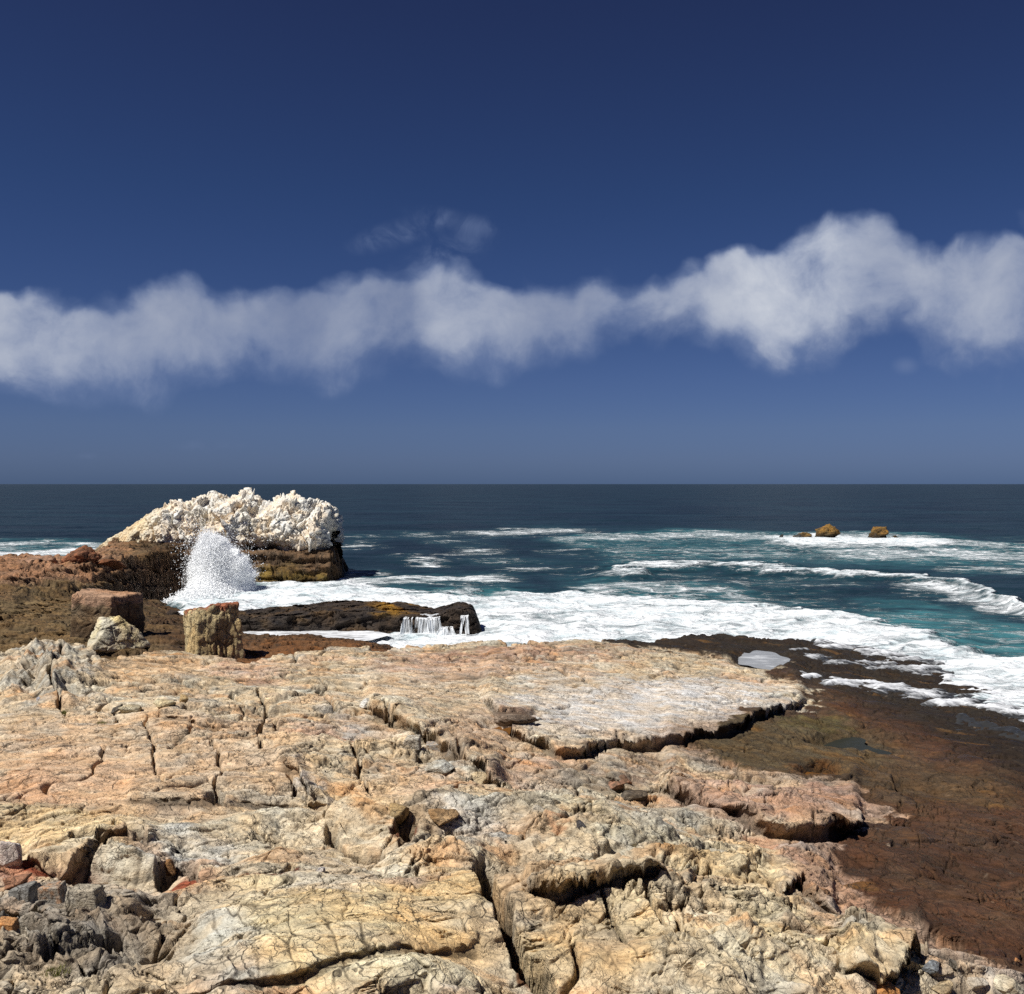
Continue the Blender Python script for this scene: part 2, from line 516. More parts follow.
def sea_material():
    m = bpy.data.materials.new('sea_water'); m.use_nodes = True
    nt = NT(m.node_tree); bs = nt.n['Principled BSDF']
    geo = nt.new('ShaderNodeNewGeometry'); pos = geo.outputs['Position']
    foam = nt.new('ShaderNodeAttribute', attribute_name='foam').outputs['Fac']
    turq = nt.new('ShaderNodeAttribute', attribute_name='turq').outputs['Fac']
    far = nt.new('ShaderNodeAttribute', attribute_name='far').outputs['Fac']
    mp = nt.new('ShaderNodeMapping'); nt.l.new(pos, mp.inputs[0]); mp.inputs['Scale'].default_value = (0.55, 1.0, 1.0)
    pv = mp.outputs[0]
    a1 = nt.noise(pv, 0.55, 9.0, 0.66, 0.9)
    a2 = nt.noise(pv, 1.9, 7.0, 0.66, 1.2)
    a2s = nt.noise(pv, 1.9, 2.0, 0.5, 1.2)
    vo = nt.new('ShaderNodeTexVoronoi', feature='DISTANCE_TO_EDGE')
    wv = nt.new('ShaderNodeVectorMath', operation='ADD'); nt.l.new(pv, wv.inputs[0])
    wn = nt.new('ShaderNodeTexNoise'); nt.l.new(pv, wn.inputs['Vector']); wn.inputs['Scale'].default_value = 0.9; wn.inputs['Detail'].default_value = 6
    wsc = nt.new('ShaderNodeVectorMath', operation='SCALE'); nt.l.new(wn.outputs['Color'], wsc.inputs[0]); wsc.inputs['Scale'].default_value = 2.2
    nt.l.new(wsc.outputs[0], wv.inputs[1]); nt.l.new(wv.outputs[0], vo.inputs['Vector']); vo.inputs['Scale'].default_value = 0.8
    lace = nt.maprange(vo.outputs['Distance'], 0.16, 0.0)
    tex = nt.math('ADD', nt.math('MULTIPLY', a1, 1.05), nt.math('ADD', nt.math('MULTIPLY', a2, 0.65), nt.math('MULTIPLY', lace, 0.30)))
    s = nt.math('ADD', nt.math('MULTIPLY', foam, 1.15), nt.math('SUBTRACT', tex, 1.02))
    fm = nt.maprange(s, 0.20, 0.92)
    fm = nt.math('MULTIPLY', fm, nt.maprange(foam, 0.02, 0.14))
    # water body
    dv = nt.noise(pv, 0.06, 5.0, 0.6, 0.3)
    deep = nt.mix(nt.maprange(dv, 0.35, 0.68), (*DEEP_A, 1), (*DEEP_B, 1))
    tq = nt.math('MULTIPLY', turq, nt.maprange(a1, 0.34, 0.66, 0.15, 1.25, smooth=False), clamp=True)
    wat = nt.mix(tq, deep, (*TURQ, 1))
    fcol = nt.mix(nt.maprange(nt.math('ADD', nt.math('MULTIPLY', a2, .5), nt.math('MULTIPLY', a1, .5)), 0.32, 0.60), (.48, .58, .61, 1), (.82, .84, .85, 1))
    nt.l.new(nt.mix(fm, wat, fcol), bs.inputs['Base Color'])
    nt.l.new(nt.maprange(fm, 0.0, 1.0, 0.16, 0.8, smooth=False), bs.inputs['Roughness'])
    bs.inputs['Specular IOR Level'].default_value = 0.0
    w1 = nt.noise(pv, 1.3, 7.0, 0.62, 0.4)
    w2 = nt.noise(pv, 0.22, 6.0, 0.6, 0.3)
    w3 = nt.noise(pv, 0.035, 6.0, 0.6, 0.3)
    hn = nt.math('ADD', nt.math('MULTIPLY', w1, 0.16), nt.math('ADD', nt.math('MULTIPLY', w2, 0.75), nt.math('MULTIPLY', nt.math('MULTIPLY', w3, far), 3.5)))
    hf = nt.math('MULTIPLY', fm, nt.math('ADD', nt.math('MULTIPLY', a2s, 0.45), nt.math('MULTIPLY', a1, 0.7)))
    bp = nt.new('ShaderNodeBump'); bp.inputs['Strength'].default_value = 0.75; bp.inputs['Distance'].default_value = 1.0
    nt.l.new(nt.math('ADD', hn, hf), bp.inputs['Height']); nt.l.new(bp.outputs[0], bs.inputs['Normal'])
    # a wind-roughened sea mirrors only part of the low sky: its slopes face the viewer
    gl = nt.new('ShaderNodeBsdfGlossy'); gl.inputs['Roughness'].default_value = 0.22; nt.l.new(bp.outputs[0], gl.inputs['Normal'])
    lw = nt.new('ShaderNodeLayerWeight'); lw.inputs['Blend'].default_value = 0.5; nt.l.new(bp.outputs[0], lw.inputs['Normal'])
    fz = nt.math('MULTIPLY_ADD', nt.math('POWER', lw.outputs['Facing'], 4.0), 0.26, 0.02)
    fz = nt.math('MULTIPLY', fz, nt.math('SUBTRACT', 1.0, fm))
    ms = nt.new('ShaderNodeMixShader'); nt.l.new(fz, ms.inputs[0]); nt.l.new(bs.outputs[0], ms.inputs[1]); nt.l.new(gl.outputs[0], ms.inputs[2])
    nt.l.new(ms.outputs[0], nt.n['Material Output'].inputs[0])
    return m


DEEP_A = (0.008, 0.018, 0.030)
DEEP_B = (0.012, 0.030, 0.044)
TURQ = (0.065, 0.24, 0.265)
M_SEA = sea_material()


def spray_material():
    m = bpy.data.materials.new('white_spray'); m.use_nodes = True
    nt = NT(m.node_tree); nt.n.remove(nt.n['Principled BSDF'])
    geo = nt.new('ShaderNodeNewGeometry')
    n = nt.noise(geo.outputs['Position'], 5.0, 5.0, 0.6)
    c = nt.mix(n, (.90, .92, .93, 1), (.97, .97, .97, 1))
    a = nt.new('ShaderNodeBsdfDiffuse'); nt.l.new(c, a.inputs[0]); nt.l.new(a.outputs[0], nt.n['Material Output'].inputs[0])
    return m


M_SPRAY = spray_material()


def fall_material():
    m = bpy.data.materials.new('falling_water'); m.use_nodes = True
    nt = NT(m.node_tree); nt.n.remove(nt.n['Principled BSDF'])
    mp = nt.new('ShaderNodeMapping'); nt.l.new(nt.new('ShaderNodeNewGeometry').outputs['Position'], mp.inputs[0]); mp.inputs['Scale'].default_value = (14, 6, 1.1)
    n = nt.noise(mp.outputs[0], 1.0, 5.0, 0.6)
    d = nt.new('ShaderNodeBsdfDiffuse'); d.inputs[0].default_value = (.80, .83, .85, 1)
    t = nt.new('ShaderNodeBsdfTransparent')
    ms = nt.new('ShaderNodeMixShader'); nt.l.new(nt.maprange(n, .36, .62, .18, .95), ms.inputs[0])
    nt.l.new(t.outputs[0], ms.inputs[1]); nt.l.new(d.outputs[0], ms.inputs[2]); nt.l.new(ms.outputs[0], nt.n['Material Output'].inputs[0])
    return m


M_FALL = fall_material()


def pool_material(name, col, foamy=0.0):
    m = bpy.data.materials.new(name); m.use_nodes = True
    nt = NT(m.node_tree); bs = nt.n['Principled BSDF']
    geo = nt.new('ShaderNodeNewGeometry'); pos = geo.outputs['Position']
    mp = nt.new('ShaderNodeMapping'); nt.l.new(pos, mp.inputs[0]); mp.inputs['Scale'].default_value = (0.45, 1.25, 1); mp.inputs['Rotation'].default_value = (0, 0, .45)
    n = nt.noise(mp.outputs[0], 2.6, 9.0, 0.70, 1.0)
    fo = nt.new('ShaderNodeAttribute', attribute_name='foam').outputs['Fac']
    fm = nt.maprange(nt.math('ADD', n, fo), 0.86, 1.25)
    cc = nt.mix(n, (*[c * .7 for c in col], 1), (*[c * 1.4 for c in col], 1))
    nt.l.new(nt.mix(fm, cc, (.78, .80, .82, 1)), bs.inputs['Base Color'])
    nt.l.new(nt.maprange(fm, 0, 1, 0.20, 0.7), bs.inputs['Roughness'])
    bs.inputs['IOR'].default_value = 1.08
    bp = nt.new('ShaderNodeBump'); bp.inputs['Strength'].default_value = 0.25; bp.inputs['Distance'].default_value = 0.12
    nt.l.new(n, bp.inputs['Height']); nt.l.new(bp.outputs[0], bs.inputs['Normal'])
    return m


# ------------------------------------------------------------------ main bedrock
def row(py, *pz):
    return [(px, (EYE - z) / ((py - HZ) / F), z) for px, z in pz]


CTRL = (row(994, (0, 3.3), (250, 3.5), (400, 3.5), (550, 3.3), (700, 3.2), (850, 2.95), (1024, 2.45)) +
        row(900, (0, 3.1), (200, 3.15), (330, 3.3), (480, 3.1), (600, 3.0), (750, 2.85), (850, 2.5), (1024, 1.9)) +
        row(820, (0, 3.0), (150, 3.0), (300, 2.85), (420, 2.7), (520, 2.6), (650, 2.35), (780, 2.05), (900, 1.6), (1024, 1.35)) +
        row(750, (0, 2.85), (150, 2.8), (300, 2.6), (420, 2.4), (520, 2.2), (600, 2.0), (700, 1.75), (800, 1.35), (900, 1.05), (1024, .75)) +
        row(700, (0, 2.6), (100, 2.6), (200, 2.5), (300, 2.35), (400, 2.2), (500, 2.0), (600, 1.85), (700, 1.6), (800, 1.12), (900, .65), (980, .25), (1024, .08)) +
        row(665, (0, 2.35), (160, 2.3), (250, 2.0), (350, 1.95), (450, 1.8), (600, 1.6), (700, 1.2), (780, .8), (850, .4), (900, .15)) +
        row(648, (330, 1.92), (450, 1.77), (550, 1.7), (640, 1.3), (720, .85), (800, .45)) +
        [(-350, 20, 2.6), (-350, 10, 3.1), (-350, 5, 3.4), (1370, 5, 2.0), (1370, 9, .9), (1370, 14, .05), (1200, 20, 0), (1024, 30, -.1), (1370, 25, -.5),
         (0, 40, 1.8), (300, 40, 1.2), (600, 40, .8), (850, 45, -.2), (0, 3.5, 3.4), (500, 3.5, 3.5), (1000, 3.5, 2.9)])
_zb = rbf_fit([(p / 100.0, math.log(d) * 5) for p, d, z in CTRL], [z for p, d, z in CTRL])
EDGE = np.array([(-400, 20), (-100, 21), (0, 21.6), (60, 23), (85, 22.9), (103, 20.6), (130, 21.4), (165, 23.0), (205, 22.8), (240, 21.7), (262, 22.9), (330, 24.6), (385, 24.9),
                 (440, 26.7), (540, 26.9), (640, 30), (700, 34), (800, 35.7), (870, 35.6), (950, 33.0), (1024, 29), (1200, 24), (1400, 20)], float)

# ledges: front edge as a line over the shore chart, height, decay length behind it
LEDGES = [
    ([(478, 700), (492, 714), (515, 738), (565, 757), (620, 747), (680, 750), (705, 742), (740, 736), (775, 718), (800, 704), (812, 700)], .21, 60, 1.0),
    ([(655, 792), (675, 803), (700, 812), (740, 824), (790, 836), (842, 838), (868, 826)], .27, 60, 1.0),
    ([(360, 712), (400, 726), (440, 752), (480, 776), (502, 792), (512, 798)], .26, 34, 1.2),
    ([(520, 896), (535, 904), (560, 911), (600, 903), (640, 905), (684, 898), (700, 892)], .22, 26, 1.4),
    ([(25, 868), (60, 873), (90, 862), (106, 850), (150, 848), (160, 846)], .10, 26, 1.2),
    ([(180, 996), (250, 978), (330, 958), (400, 946), (470, 936), (490, 934)], .05, 70, 2.0),
    ([(-60, 930), (30, 925), (80, 938), (122, 932), (150, 928)], .16, 40, 1.4),
    ([(600, 778), (625, 786), (660, 790), (690, 788)], .14, 12, 1.2),
    ([(490, 722), (500, 724), (530, 723), (545, 714)], .10, 8, 1.2),
    ([(770, 890), (800, 880), (830, 905), (845, 925)], .14, 40, 1.5),
    ([(840, 968), (880, 974), (926, 952), (935, 945)], .20, 30, 1.3),
    ([(120, 800), (200, 805), (290, 800), (330, 812)], .08, 30, 2.0),
    ([(150, 716), (210, 728), (260, 748)], .10, 20, 1.5),
    ([(270, 768), (296, 772), (310, 806), (332, 812)], .12, 20, 1.5),
]
# open joints: line, half width (px), depth (m), darkness painted in: dirt, plus shade in the black hollows
TRENCH = [
    ([(476, 870), (488, 898), (506, 922), (522, 948), (548, 972)], 9, .60, .75),
    ([(256, 690), (268, 712), (258, 738), (263, 752)], 3.4, .22, .7),
    ([(208, 742), (222, 764), (216, 786), (222, 806)], 3.6, .16, .5),
    ([(212, 800), (224, 802)], 8, .45, .9),
    ([(346, 752), (360, 778), (378, 800), (388, 816)], 3.4, .24, .75),
    ([(334, 832), (346, 848), (378, 852)], 8, .35, .8),
    ([(400, 832), (412, 838)], 8, .30, .7),
    ([(404, 846), (450, 846), (480, 846)], 5, .20, .6),
    ([(288, 776), (294, 796), (318, 800)], 4, .22, .6),
    ([(236, 886), (262, 880), (292, 868)], 6, .30, .7),
    ([(160, 868), (176, 862), (192, 866)], 8, .35, .8),
    ([(74, 848), (104, 848), (106, 858), (90, 866), (70, 874)], 2.6, .20, .7),
    ([(105, 846), (130, 842), (148, 846)], 4, .25, .8),
    ([(760, 889), (772, 886)], 8, .35, .9),
    ([(320, 690), (334, 712)], 4, .30, .6),
    ([(385, 714), (390, 726)], 4, .25, .6),
    ([(54, 668), (50, 690), (62, 716)], 3.5, .22, .6),
    ([(384, 990), (420, 986), (432, 992)], 9, .40, .9),
    ([(480, 866), (494, 878)], 9, .35, .8),
    ([(868, 750), (905, 760), (940, 770)], 3.0, .14, .6),
    ([(862, 760), (890, 778), (912, 796)], 3.4, .16, .7),
    ([(860, 932), (905, 952), (958, 976)], 3.5, .14, .5),
    ([(882, 930), (926, 960)], 3, .12, .5),
    ([(420, 760), (432, 764)], 4, .22, .7),
    ([(230, 690), (250, 706), (292, 742)], 3, .18, .4),
    ([(150, 720), (152, 776), (164, 790)], 3, .12, .3),
    ([(556, 715), (575, 710)], 2.5, .12, .5),
    ([(712, 711), (746, 710)], 2.2, .10, .5),
    ([(40, 985), (80, 970), (122, 955)], 6, .22, .6),
    ([(0, 960), (40, 975)], 5, .2, .6),
    ([(610, 880), (650, 890), (690, 884)], 4, .18, .6),
    ([(598, 906), (625, 945)], 3, .12, .5),
    ([(650, 910), (668, 934)], 3, .12, .4),
]
HOLLOW = [(840, 745, 32, 8, .07), (825, 776, 24, 6, .03), (110, 876, 60, 9, .10), (140, 886, 30, 7, .08), (760, 662, 26, 9, .07), (505, 728, 24, 6, .06)]

# colours of the rock by place: cx, cy, rx, ry, tilt, colour, strength
PATCH = [
    (120, 760, 190, 60, 0, C(206, 172, 134), .8), (75, 775, 80, 26, 0, C(206, 158, 112), .7), (20, 790, 40, 18, 0, C(202, 152, 108), .7),
    (60, 830, 150, 26, 0, C(222, 194, 140), .75), (150, 672, 60, 18, 0, C(206, 166, 118), .9), (250, 672, 40, 12, 0, C(196, 150, 122), .7),
    (50, 680, 50, 34, 0, C(186, 178, 160), .85), (150, 700, 80, 16, 0, C(216, 204, 176), .7), (240, 850, 130, 40, 0, C(192, 178, 148), .7),
    (190, 850, 60, 18, 0, C(190, 188, 180), .7), (60, 915, 90, 26, 0, C(162, 158, 148), .9), (60, 965, 110, 44, 0, C(128, 118, 104), .95),
    (150, 940, 50, 30, 0, C(132, 112, 88), .7), (10, 882, 26, 16, 0, C(182, 116, 80), .9), (90, 876, 62, 9, .05, C(150, 96, 64), .5),
    (200, 875, 30, 8, 0, C(150, 80, 50), .5), (335, 930, 150, 60, 0, C(222, 198, 146), .95), (440, 905, 60, 40, 0, C(220, 182, 118), .8), (220, 960, 50, 40, 0, C(204, 200, 184), .8),
    (400, 965, 100, 22, 0, C(216, 200, 160), .7), (330, 880, 100, 12, 0, C(204, 190, 168), .7), (420, 880, 40, 12, 0, C(160, 110, 90), .35),
    (340, 770, 50, 40, 0, C(206, 182, 142), .6), (310, 732, 30, 10, 0, C(196, 150, 120), .7), (350, 742, 24, 8, 0, C(194, 136, 94), .7), (410, 785, 60, 16, 0, C(204, 160, 120), .85),
    (370, 800, 60, 30, 0, C(208, 178, 132), .7), (440, 770, 30, 14, 0, C(196, 192, 178), .9), (440, 825, 40, 18, 0, C(150, 126, 96), .7), (480, 840, 50, 14, 0, C(196, 190, 178), .7),
    (310, 785, 16, 12, 0, C(196, 192, 184), .7), (325, 715, 20, 8, 0, C(176, 176, 176), .4), (360, 735, 20, 8, 0, C(172, 176, 178), .5),
    (450, 668, 90, 14, 0, C(190, 148, 122), .8), (420, 690, 70, 20, 0, C(204, 178, 146), .7), (520, 665, 100, 20, 0, C(196, 164, 132), .6), (520, 655, 120, 8, 0, C(168, 116, 88), .7),
    (480, 740, 50, 26, 0, C(194, 154, 118), .7), (550, 775, 60, 20, 0, C(190, 146, 114), .8), (640, 715, 150, 34, 0, C(208, 201, 192), 1.0), (700, 700, 90, 20, 0, C(220, 214, 206), .8),
    (600, 690, 90, 12, 0, C(206, 196, 184), .5), (680, 740, 60, 10, 0, C(190, 172, 156), .5), (780, 712, 30, 14, 0, C(208, 200, 186), .7), (505, 728, 24, 8, 0, C(110, 62, 34), .9),
    (590, 780, 50, 16, 0, C(132, 122, 102), .75), (640, 770, 40, 14, 0, C(128, 100, 78), .8), (710, 755, 46, 20, 0, C(124, 110, 78), .9),
    (620, 825, 120, 30, 0, C(186, 176, 146), .8), (660, 825, 60, 16, 0, C(176, 170, 156), .7), (600, 870, 120, 26, 0, C(204, 190, 158), .7), (560, 840, 14, 3, 0, C(190, 122, 64), .7),
    (520, 890, 34, 50, .3, C(160, 128, 86), .8), (600, 935, 90, 36, 0, C(216, 186, 132), .95), (570, 950, 34, 22, 0, C(212, 170, 106), .6), (610, 945, 40, 14, 0, C(140, 112, 84), .5),
    (720, 870, 90, 30, 0, C(206, 180, 128), .7), (800, 905, 80, 26, 0, C(212, 188, 140), .8), (790, 950, 120, 34, 0, C(206, 192, 156), .7), (800, 940, 60, 12, .3, C(206, 174, 100), .7),
    (780, 850, 36, 8, .35, C(184, 112, 62), .85), (820, 925, 24, 8, .4, C(190, 124, 80), .4), (750, 808, 110, 24, .08, C(180, 142, 114), .95), (840, 806, 60, 16, .1, C(160, 116, 94), .8), (700, 808, 40, 10, .3, C(96, 84, 54), .55),
    (760, 812, 105, 20, .08, C(178, 136, 108), 1.0), (840, 880, 70, 40, .5, C(158, 124, 104), .8), (900, 925, 60, 24, .4, C(142, 108, 88), .7), (960, 975, 110, 22, 0, C(176, 160, 138), .85), (880, 960, 60, 24, .3, C(200, 180, 140), .7),
    (660, 985, 120, 16, 0, C(206, 192, 160), .6), (905, 950, 34, 16, 0, C(204, 190, 150), .7),
]
WET_EDGE = np.array([(600, 470), (640, 580), (655, 690), (668, 770), (690, 815), (712, 806), (735, 740), (752, 690), (790, 850), (812, 880), (838, 868), (855, 858), (890, 872), (930, 920), (960, 970), (994, 1075), (1100, 1200)], float)


def shore_chart(x, d):
    px = 512 + F * x / d
    return px, HZ + F * (EYE - _zb(px / f32(100), np.log(d) * f32(5))) / d


def main_shore():
    pxs = np.concatenate([np.arange(-350, -20, 4.0), np.arange(-20, 1044, 1.1), np.arange(1044, 1370, 4.0)]).astype(f32)
    inv = np.arange(1 / 4.3, 1 / 40.0, -1 / 8600.0)
    ds = (1 / inv).astype(f32)
    D, PX = np.meshgrid(ds, pxs, indexing='ij')
    D = D.astype(f32); PX = PX.astype(f32)
    X = (PX - 512) * D / F
    zb = _zb(PX / f32(100), np.log(D) * f32(5))
    # authoring chart: where the smooth shore lies in the view, with a wander so that no line is straight
    wr = 5.5
    P = PX + wr * fbm2(X * 1.1 * 8 / D, D * 0 + np.log(D) * 9, 4, 3) * 2
    Q0 = HZ + F * (EYE - zb) / D
    Q = Q0 + wr * 0.8 * fbm2(X * 8 / D * 1.1 + 31, np.log(D) * 9 + 7, 4, 9) * 2
    Z = zb.copy()
    near = np.clip(D / 9.0, 0.55, 3.0)                   # broken pieces read larger with distance
    wetline = np.interp(Q, WET_EDGE[:, 0], WET_EDGE[:, 1]).astype(f32)
    lown = fbm2(X * .35, D * .35, 4, 21)
    wet = sstep(-5, 5, P - wetline + 60 * lown + 26 * fbm2(X * 1.6 + D * .7, D * 3.2 - X * 1.2, 4, 22) + 24 * facets(X, D, .9, .5, .4, 23) + 12 * facets(X, D, .3, .16, .4, 25))
    # ruggedness by place
    rug = 1.0 - 0.62 * wet
    def bl(cx, cy, rx, ry):
        return np.exp(-(((P - cx) / rx) ** 2 + ((Q - cy) / ry) ** 2))
    smoothm = np.clip(bl(640, 712, 150, 34) * .85 + bl(335, 925, 140, 48) * 1.0 + bl(600, 938, 75, 26) * .9 + bl(100, 775, 170, 55) * .55 + bl(420, 690, 120, 30) * .4, 0, .90)
    rug = rug * (1 - smoothm)
    jag = np.clip(bl(60, 965, 130, 50) + bl(50, 675, 55, 30) + bl(620, 870, 130, 35) * .8 + bl(400, 745, 80, 30) * .7 + bl(480, 840, 90, 26) * .8 + bl(800, 940, 130, 50) * .5 + bl(960, 985, 120, 20) + .6 * bl(150, 868, 160, 20) + .7 * bl(505, 890, 40, 60) + .7 * bl(420, 840, 90, 20) + .5 * bl(270, 720, 60, 40), 0, 1)
    rug = rug + 0.55 * jag
    rug = rug * np.interp(D, [6, 12, 24], [1.05, .78, .50]).astype(f32)
    # undulation, beds, blocks
    Z += 0.10 * fbm2(X * .5, D * .5, 4, 2) * (0.4 + rug)
    rowd = D * D / 8600.0                                 # how finely the sheet is sampled here
    b1, e1, h1 = blocks(X, D, 1.5, .75, .30, 4, .75, .35, soft=np.clip(5 * rowd / .75, .03, .3))
    b2, e2, h2 = blocks(X, D, .52, .26, .42, 14, .8, .35, soft=np.clip(5 * rowd / .26, .06, .5))
    b3, e3, h3 = blocks(X, D, .20, .10, .25, 24, .9, .3, soft=.3)
    b0, e0, h0 = blocks(X, D, 3.4, 2.0, -.25, 34, .6, .4)
    smk = 1 - smoothm
    Z += rug * (0.15 * facets(X, D, 2.6, 1.5, -.25, 201) + 0.11 * facets(X, D, 1.1, .55, .35, 202) + .044 * facets(X, D, .46, .22, .55, 203))
    Z += rug * .018 * facets(X, D, .19, .10, .2, 204) * sstep(18, 11, D) + (.2 + .8 * rug) * .008 * facets(X, D, .075, .045, .6, 205) * sstep(12, 8, D)
    Z += rug * (0.045 * b0 + 0.050 * b1 + 0.022 * b2 * sstep(19, 12, D))
    msk1 = sstep(-.25, .25, fbm2(X * .5 + 5, D * .5, 3, 71)); msk2 = sstep(-.15, .3, fbm2(X * .9, D * .9 + 8, 3, 72))
    ck1 = np.exp(-(e1 / np.clip(.0022 * D, .014, .05)) ** 2) * msk1; ck2 = np.exp(-(e2 / np.clip(.005 * D, .032, .1)) ** 2) * msk2; ck0 = np.exp(-(e0 / np.clip(.0011 * D, .008, .03)) ** 2)
    ck3 = np.exp(-(e3 / .11) ** 2) * msk2 * sstep(14, 8, D)
    dryk = 1 - .6 * wet
    Z -= dryk * (1 - smoothm * .6) * (0.13 * ck1 + 0.045 * ck2 + 0.14 * ck0 + .012 * ck3)
    # thin bedding: slanted ribs
    rb = ridge2((X * .95 + D * .32) * .9, (D - X * .33) * 4.2, 4, 80)
    Z += (0.006 + 0.022 * jag) * rb * (1 - .55 * wet) * (1 - .5 * smoothm) * np.clip(near, .6, 1.6) * smk
    Z += (.004 + .005 * jag) * fbm2(X * 5, D * 5, 5, 90, .6) * (1 - .4 * wet) * smk
    # broken bedding: gentle treads ending in sharp little risers that face away from the sun
    def beds(ang, per, amp, seed, wv):
        t_ = (X * math.cos(ang) - D * math.sin(ang)) / per + wv * fbm2(X * .55, D * .55, 5, seed) + .12 * fbm2(X * 3, D * 3, 3, seed + 3)
        f_ = t_ - np.floor(t_)
        rise = np.clip(np.maximum(.05, 3.2 * rowd / per), .03, .45)
        m_ = sstep(-.15, .25, fbm2(X * .6 + seed, D * .6, 3, seed + 5))
        a_ = amp * (.4 + R1[(np.floor(t_).astype(np.int32) * 7 + seed) & 255]) * m_
        return a_ * np.where(f_ < 1 - rise, f_ / (1 - rise), (1 - f_) / rise), m_ * np.exp(-((f_ - 1 + rise * .2) / (rise * .8)) ** 2)
    s1, k1 = beds(.75, .55, .034, 600, 1.0); s2, k2 = beds(1.25, .34, .022, 610, .9); s3, k3 = beds(.25, .9, .040, 620, .8)
    s4, k4 = beds(-.62, 1.1, .075, 630, .8); s5, k5 = beds(-.75, .42, .030, 640, .7)
    Z += wet * (s4 + s5)
    strat = np.clip(bl(60, 965, 130, 42) + bl(40, 680, 55, 28), 0, 1)
    s6, k6 = beds(2.4, .34, .12, 650, .6); s7, k7 = beds(2.5, .13, .045, 660, .6)
    Z += strat * (s6 + s7)
    dgl = np.clip(bl(800, 930, 150, 65) + .8 * bl(640, 870, 140, 30), 0, 1); s8, k8 = beds(-.69, .30, .060, 670, .7); s9, k9 = beds(-.60, .13, .026, 680, .6)
    Z += dgl * (s8 + s9)
    bedm = (1 - .55 * wet) * (1 - .8 * smoothm) * (.7 + .8 * jag)
    Z += bedm * (s1 + s2 + .8 * s3)
    bedk = np.clip(np.maximum(np.maximum(k1, k2), k3), 0, 1) * (1 - .5 * wet) * (1 - .8 * smoothm)
    bedk = np.maximum(bedk, np.maximum(wet * .9 * np.maximum(k4, .7 * k5), np.maximum(strat * np.maximum(k6, k7), dgl * np.maximum(k8, .8 * k9))))
    # joints of two families: one running away to the right, one along the bedding
    def joint(ang, fa, fb, seed, w, thr):
        c, s_ = math.cos(ang), math.sin(ang)
        a = X * c + D * s_; b = -X * s_ + D * c
        k = np.exp(-(fbm2(a * fa, b * fb, 5, seed, .55) / w) ** 2)
        return k * sstep(thr, thr + .25, fbm2(a * fa * .45 + 7, b * fb * .45, 3, seed + 7))
    jA = joint(1.15, .45, 1.9, 500, .020, -.12) ; jB = joint(-.10, .40, 2.6, 510, .022, -.05); jC = joint(.75, 1.4, 3.6, 520, .028, .0); jD = joint(-.5, 1.6, 4.2, 530, .03, .05)
    jn = np.clip(np.maximum(np.maximum(jA, jB), .6 * np.maximum(jC, jD) * sstep(20, 11, D)), 0, 1) * (1 - .75 * smoothm)
    Z -= jn * np.where(D < 12, .075, .085) * (1 - .2 * wet)
    # slanting slab outcrop at upper left
    og = bl(45, 676, 48, 26)
    Z += og * (.35 * ridge2((X + D * .5) * 1.6, (D - X) * .3, 3, 88) + .12)
    # shallow runnels of the wet shelf, down towards the sea
    Z += wet * (.05 * ridge2((X * .6 + D * .8) * .5, (D * .6 - X * .8) * .16, 4, 95) + .03 * fbm2(X * 1.4, D * 1.4, 4, 96))
    dirt_shade = np.clip(.55 * ck1 + .5 * ck2 + .6 * ck0 + .4 * ck3 + .85 * jn + .45 * bedk, 0, .9) * np.maximum(dryk, .85) * (1 - .35 * smoothm)
    LIP = np.zeros_like(Z)
    for pts, h, L, s in LEDGES:
        h = h * .88
        xs = [p[0] for p in pts]; ys = [p[1] for p in pts]
        e = np.interp(P, xs, ys).astype(f32)
        win = sstep(xs[0], xs[0] + 14, P) * sstep(xs[-1], xs[-1] - 18, P)
        t = e - Q
        Z += h * win * sstep(-s, s, t) * np.exp(-np.maximum(t, 0) / L)
        LIP = np.maximum(LIP, 1.9 * h * win * sstep(-s * .6, s * .6, t) * np.exp(-np.maximum(t, 0) / (L * .5)))     # the overhanging lip
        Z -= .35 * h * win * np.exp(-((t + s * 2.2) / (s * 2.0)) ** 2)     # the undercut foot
        dirt_shade = np.maximum(dirt_shade, .72 * win * np.exp(-((t + s * 1.2) / (s * 1.6)) ** 2))  # shade under the ledge lip, painted dark along its foot
    for pts, w, dep, dk in TRENCH:
        a = np.array(pts, float)
        if a[:, 1].mean() < 830: w, dep = w * .72, dep * .8
        bb = (P > a[:, 0].min() - 3 * w) & (P < a[:, 0].max() + 3 * w) & (Q > a[:, 1].min() - 3 * w) & (Q < a[:, 1].max() + 3 * w)
        dd = polydist(P[bb], Q[bb], pts) + w * (.4 * fbm2(X[bb] * 7, D[bb] * 5, 3, 41) + .6 * fbm2(X[bb] * 2.2, D[bb] * 2, 2, 42))
        k = sstep(w * 1.05, w * .25, dd)
        Z[bb] -= dep * k
        dirt_shade[bb] = np.maximum(dirt_shade[bb], dk * sstep(w * 1.1, w * .5, dd))
    for cx, cy, rx, ry, dep in HOLLOW:
        r = np.sqrt(((PX - cx) / rx) ** 2 + ((Q0 - cy) / ry) ** 2)
        k = sstep(1.35, .7, r)
        Z += (zb - .06 - dep - Z) * k
    # the seaward brink
    ed = np.interp(PX, EDGE[:, 0], EDGE[:, 1]).astype(f32) + .9 * fbm2(X * .7, D * .7, 4, 33) + .35 * b1
    over = np.maximum(D - ed, 0)
    wall = np.interp(PX, [-400, 400, 620, 720, 850, 1024, 1400], [1.6, 1.6, 1.4, .55, .30, .24, .24]).astype(f32)
    Z -= np.minimum(over * wall, 4.0) + np.minimum(over * .1, 1.0)

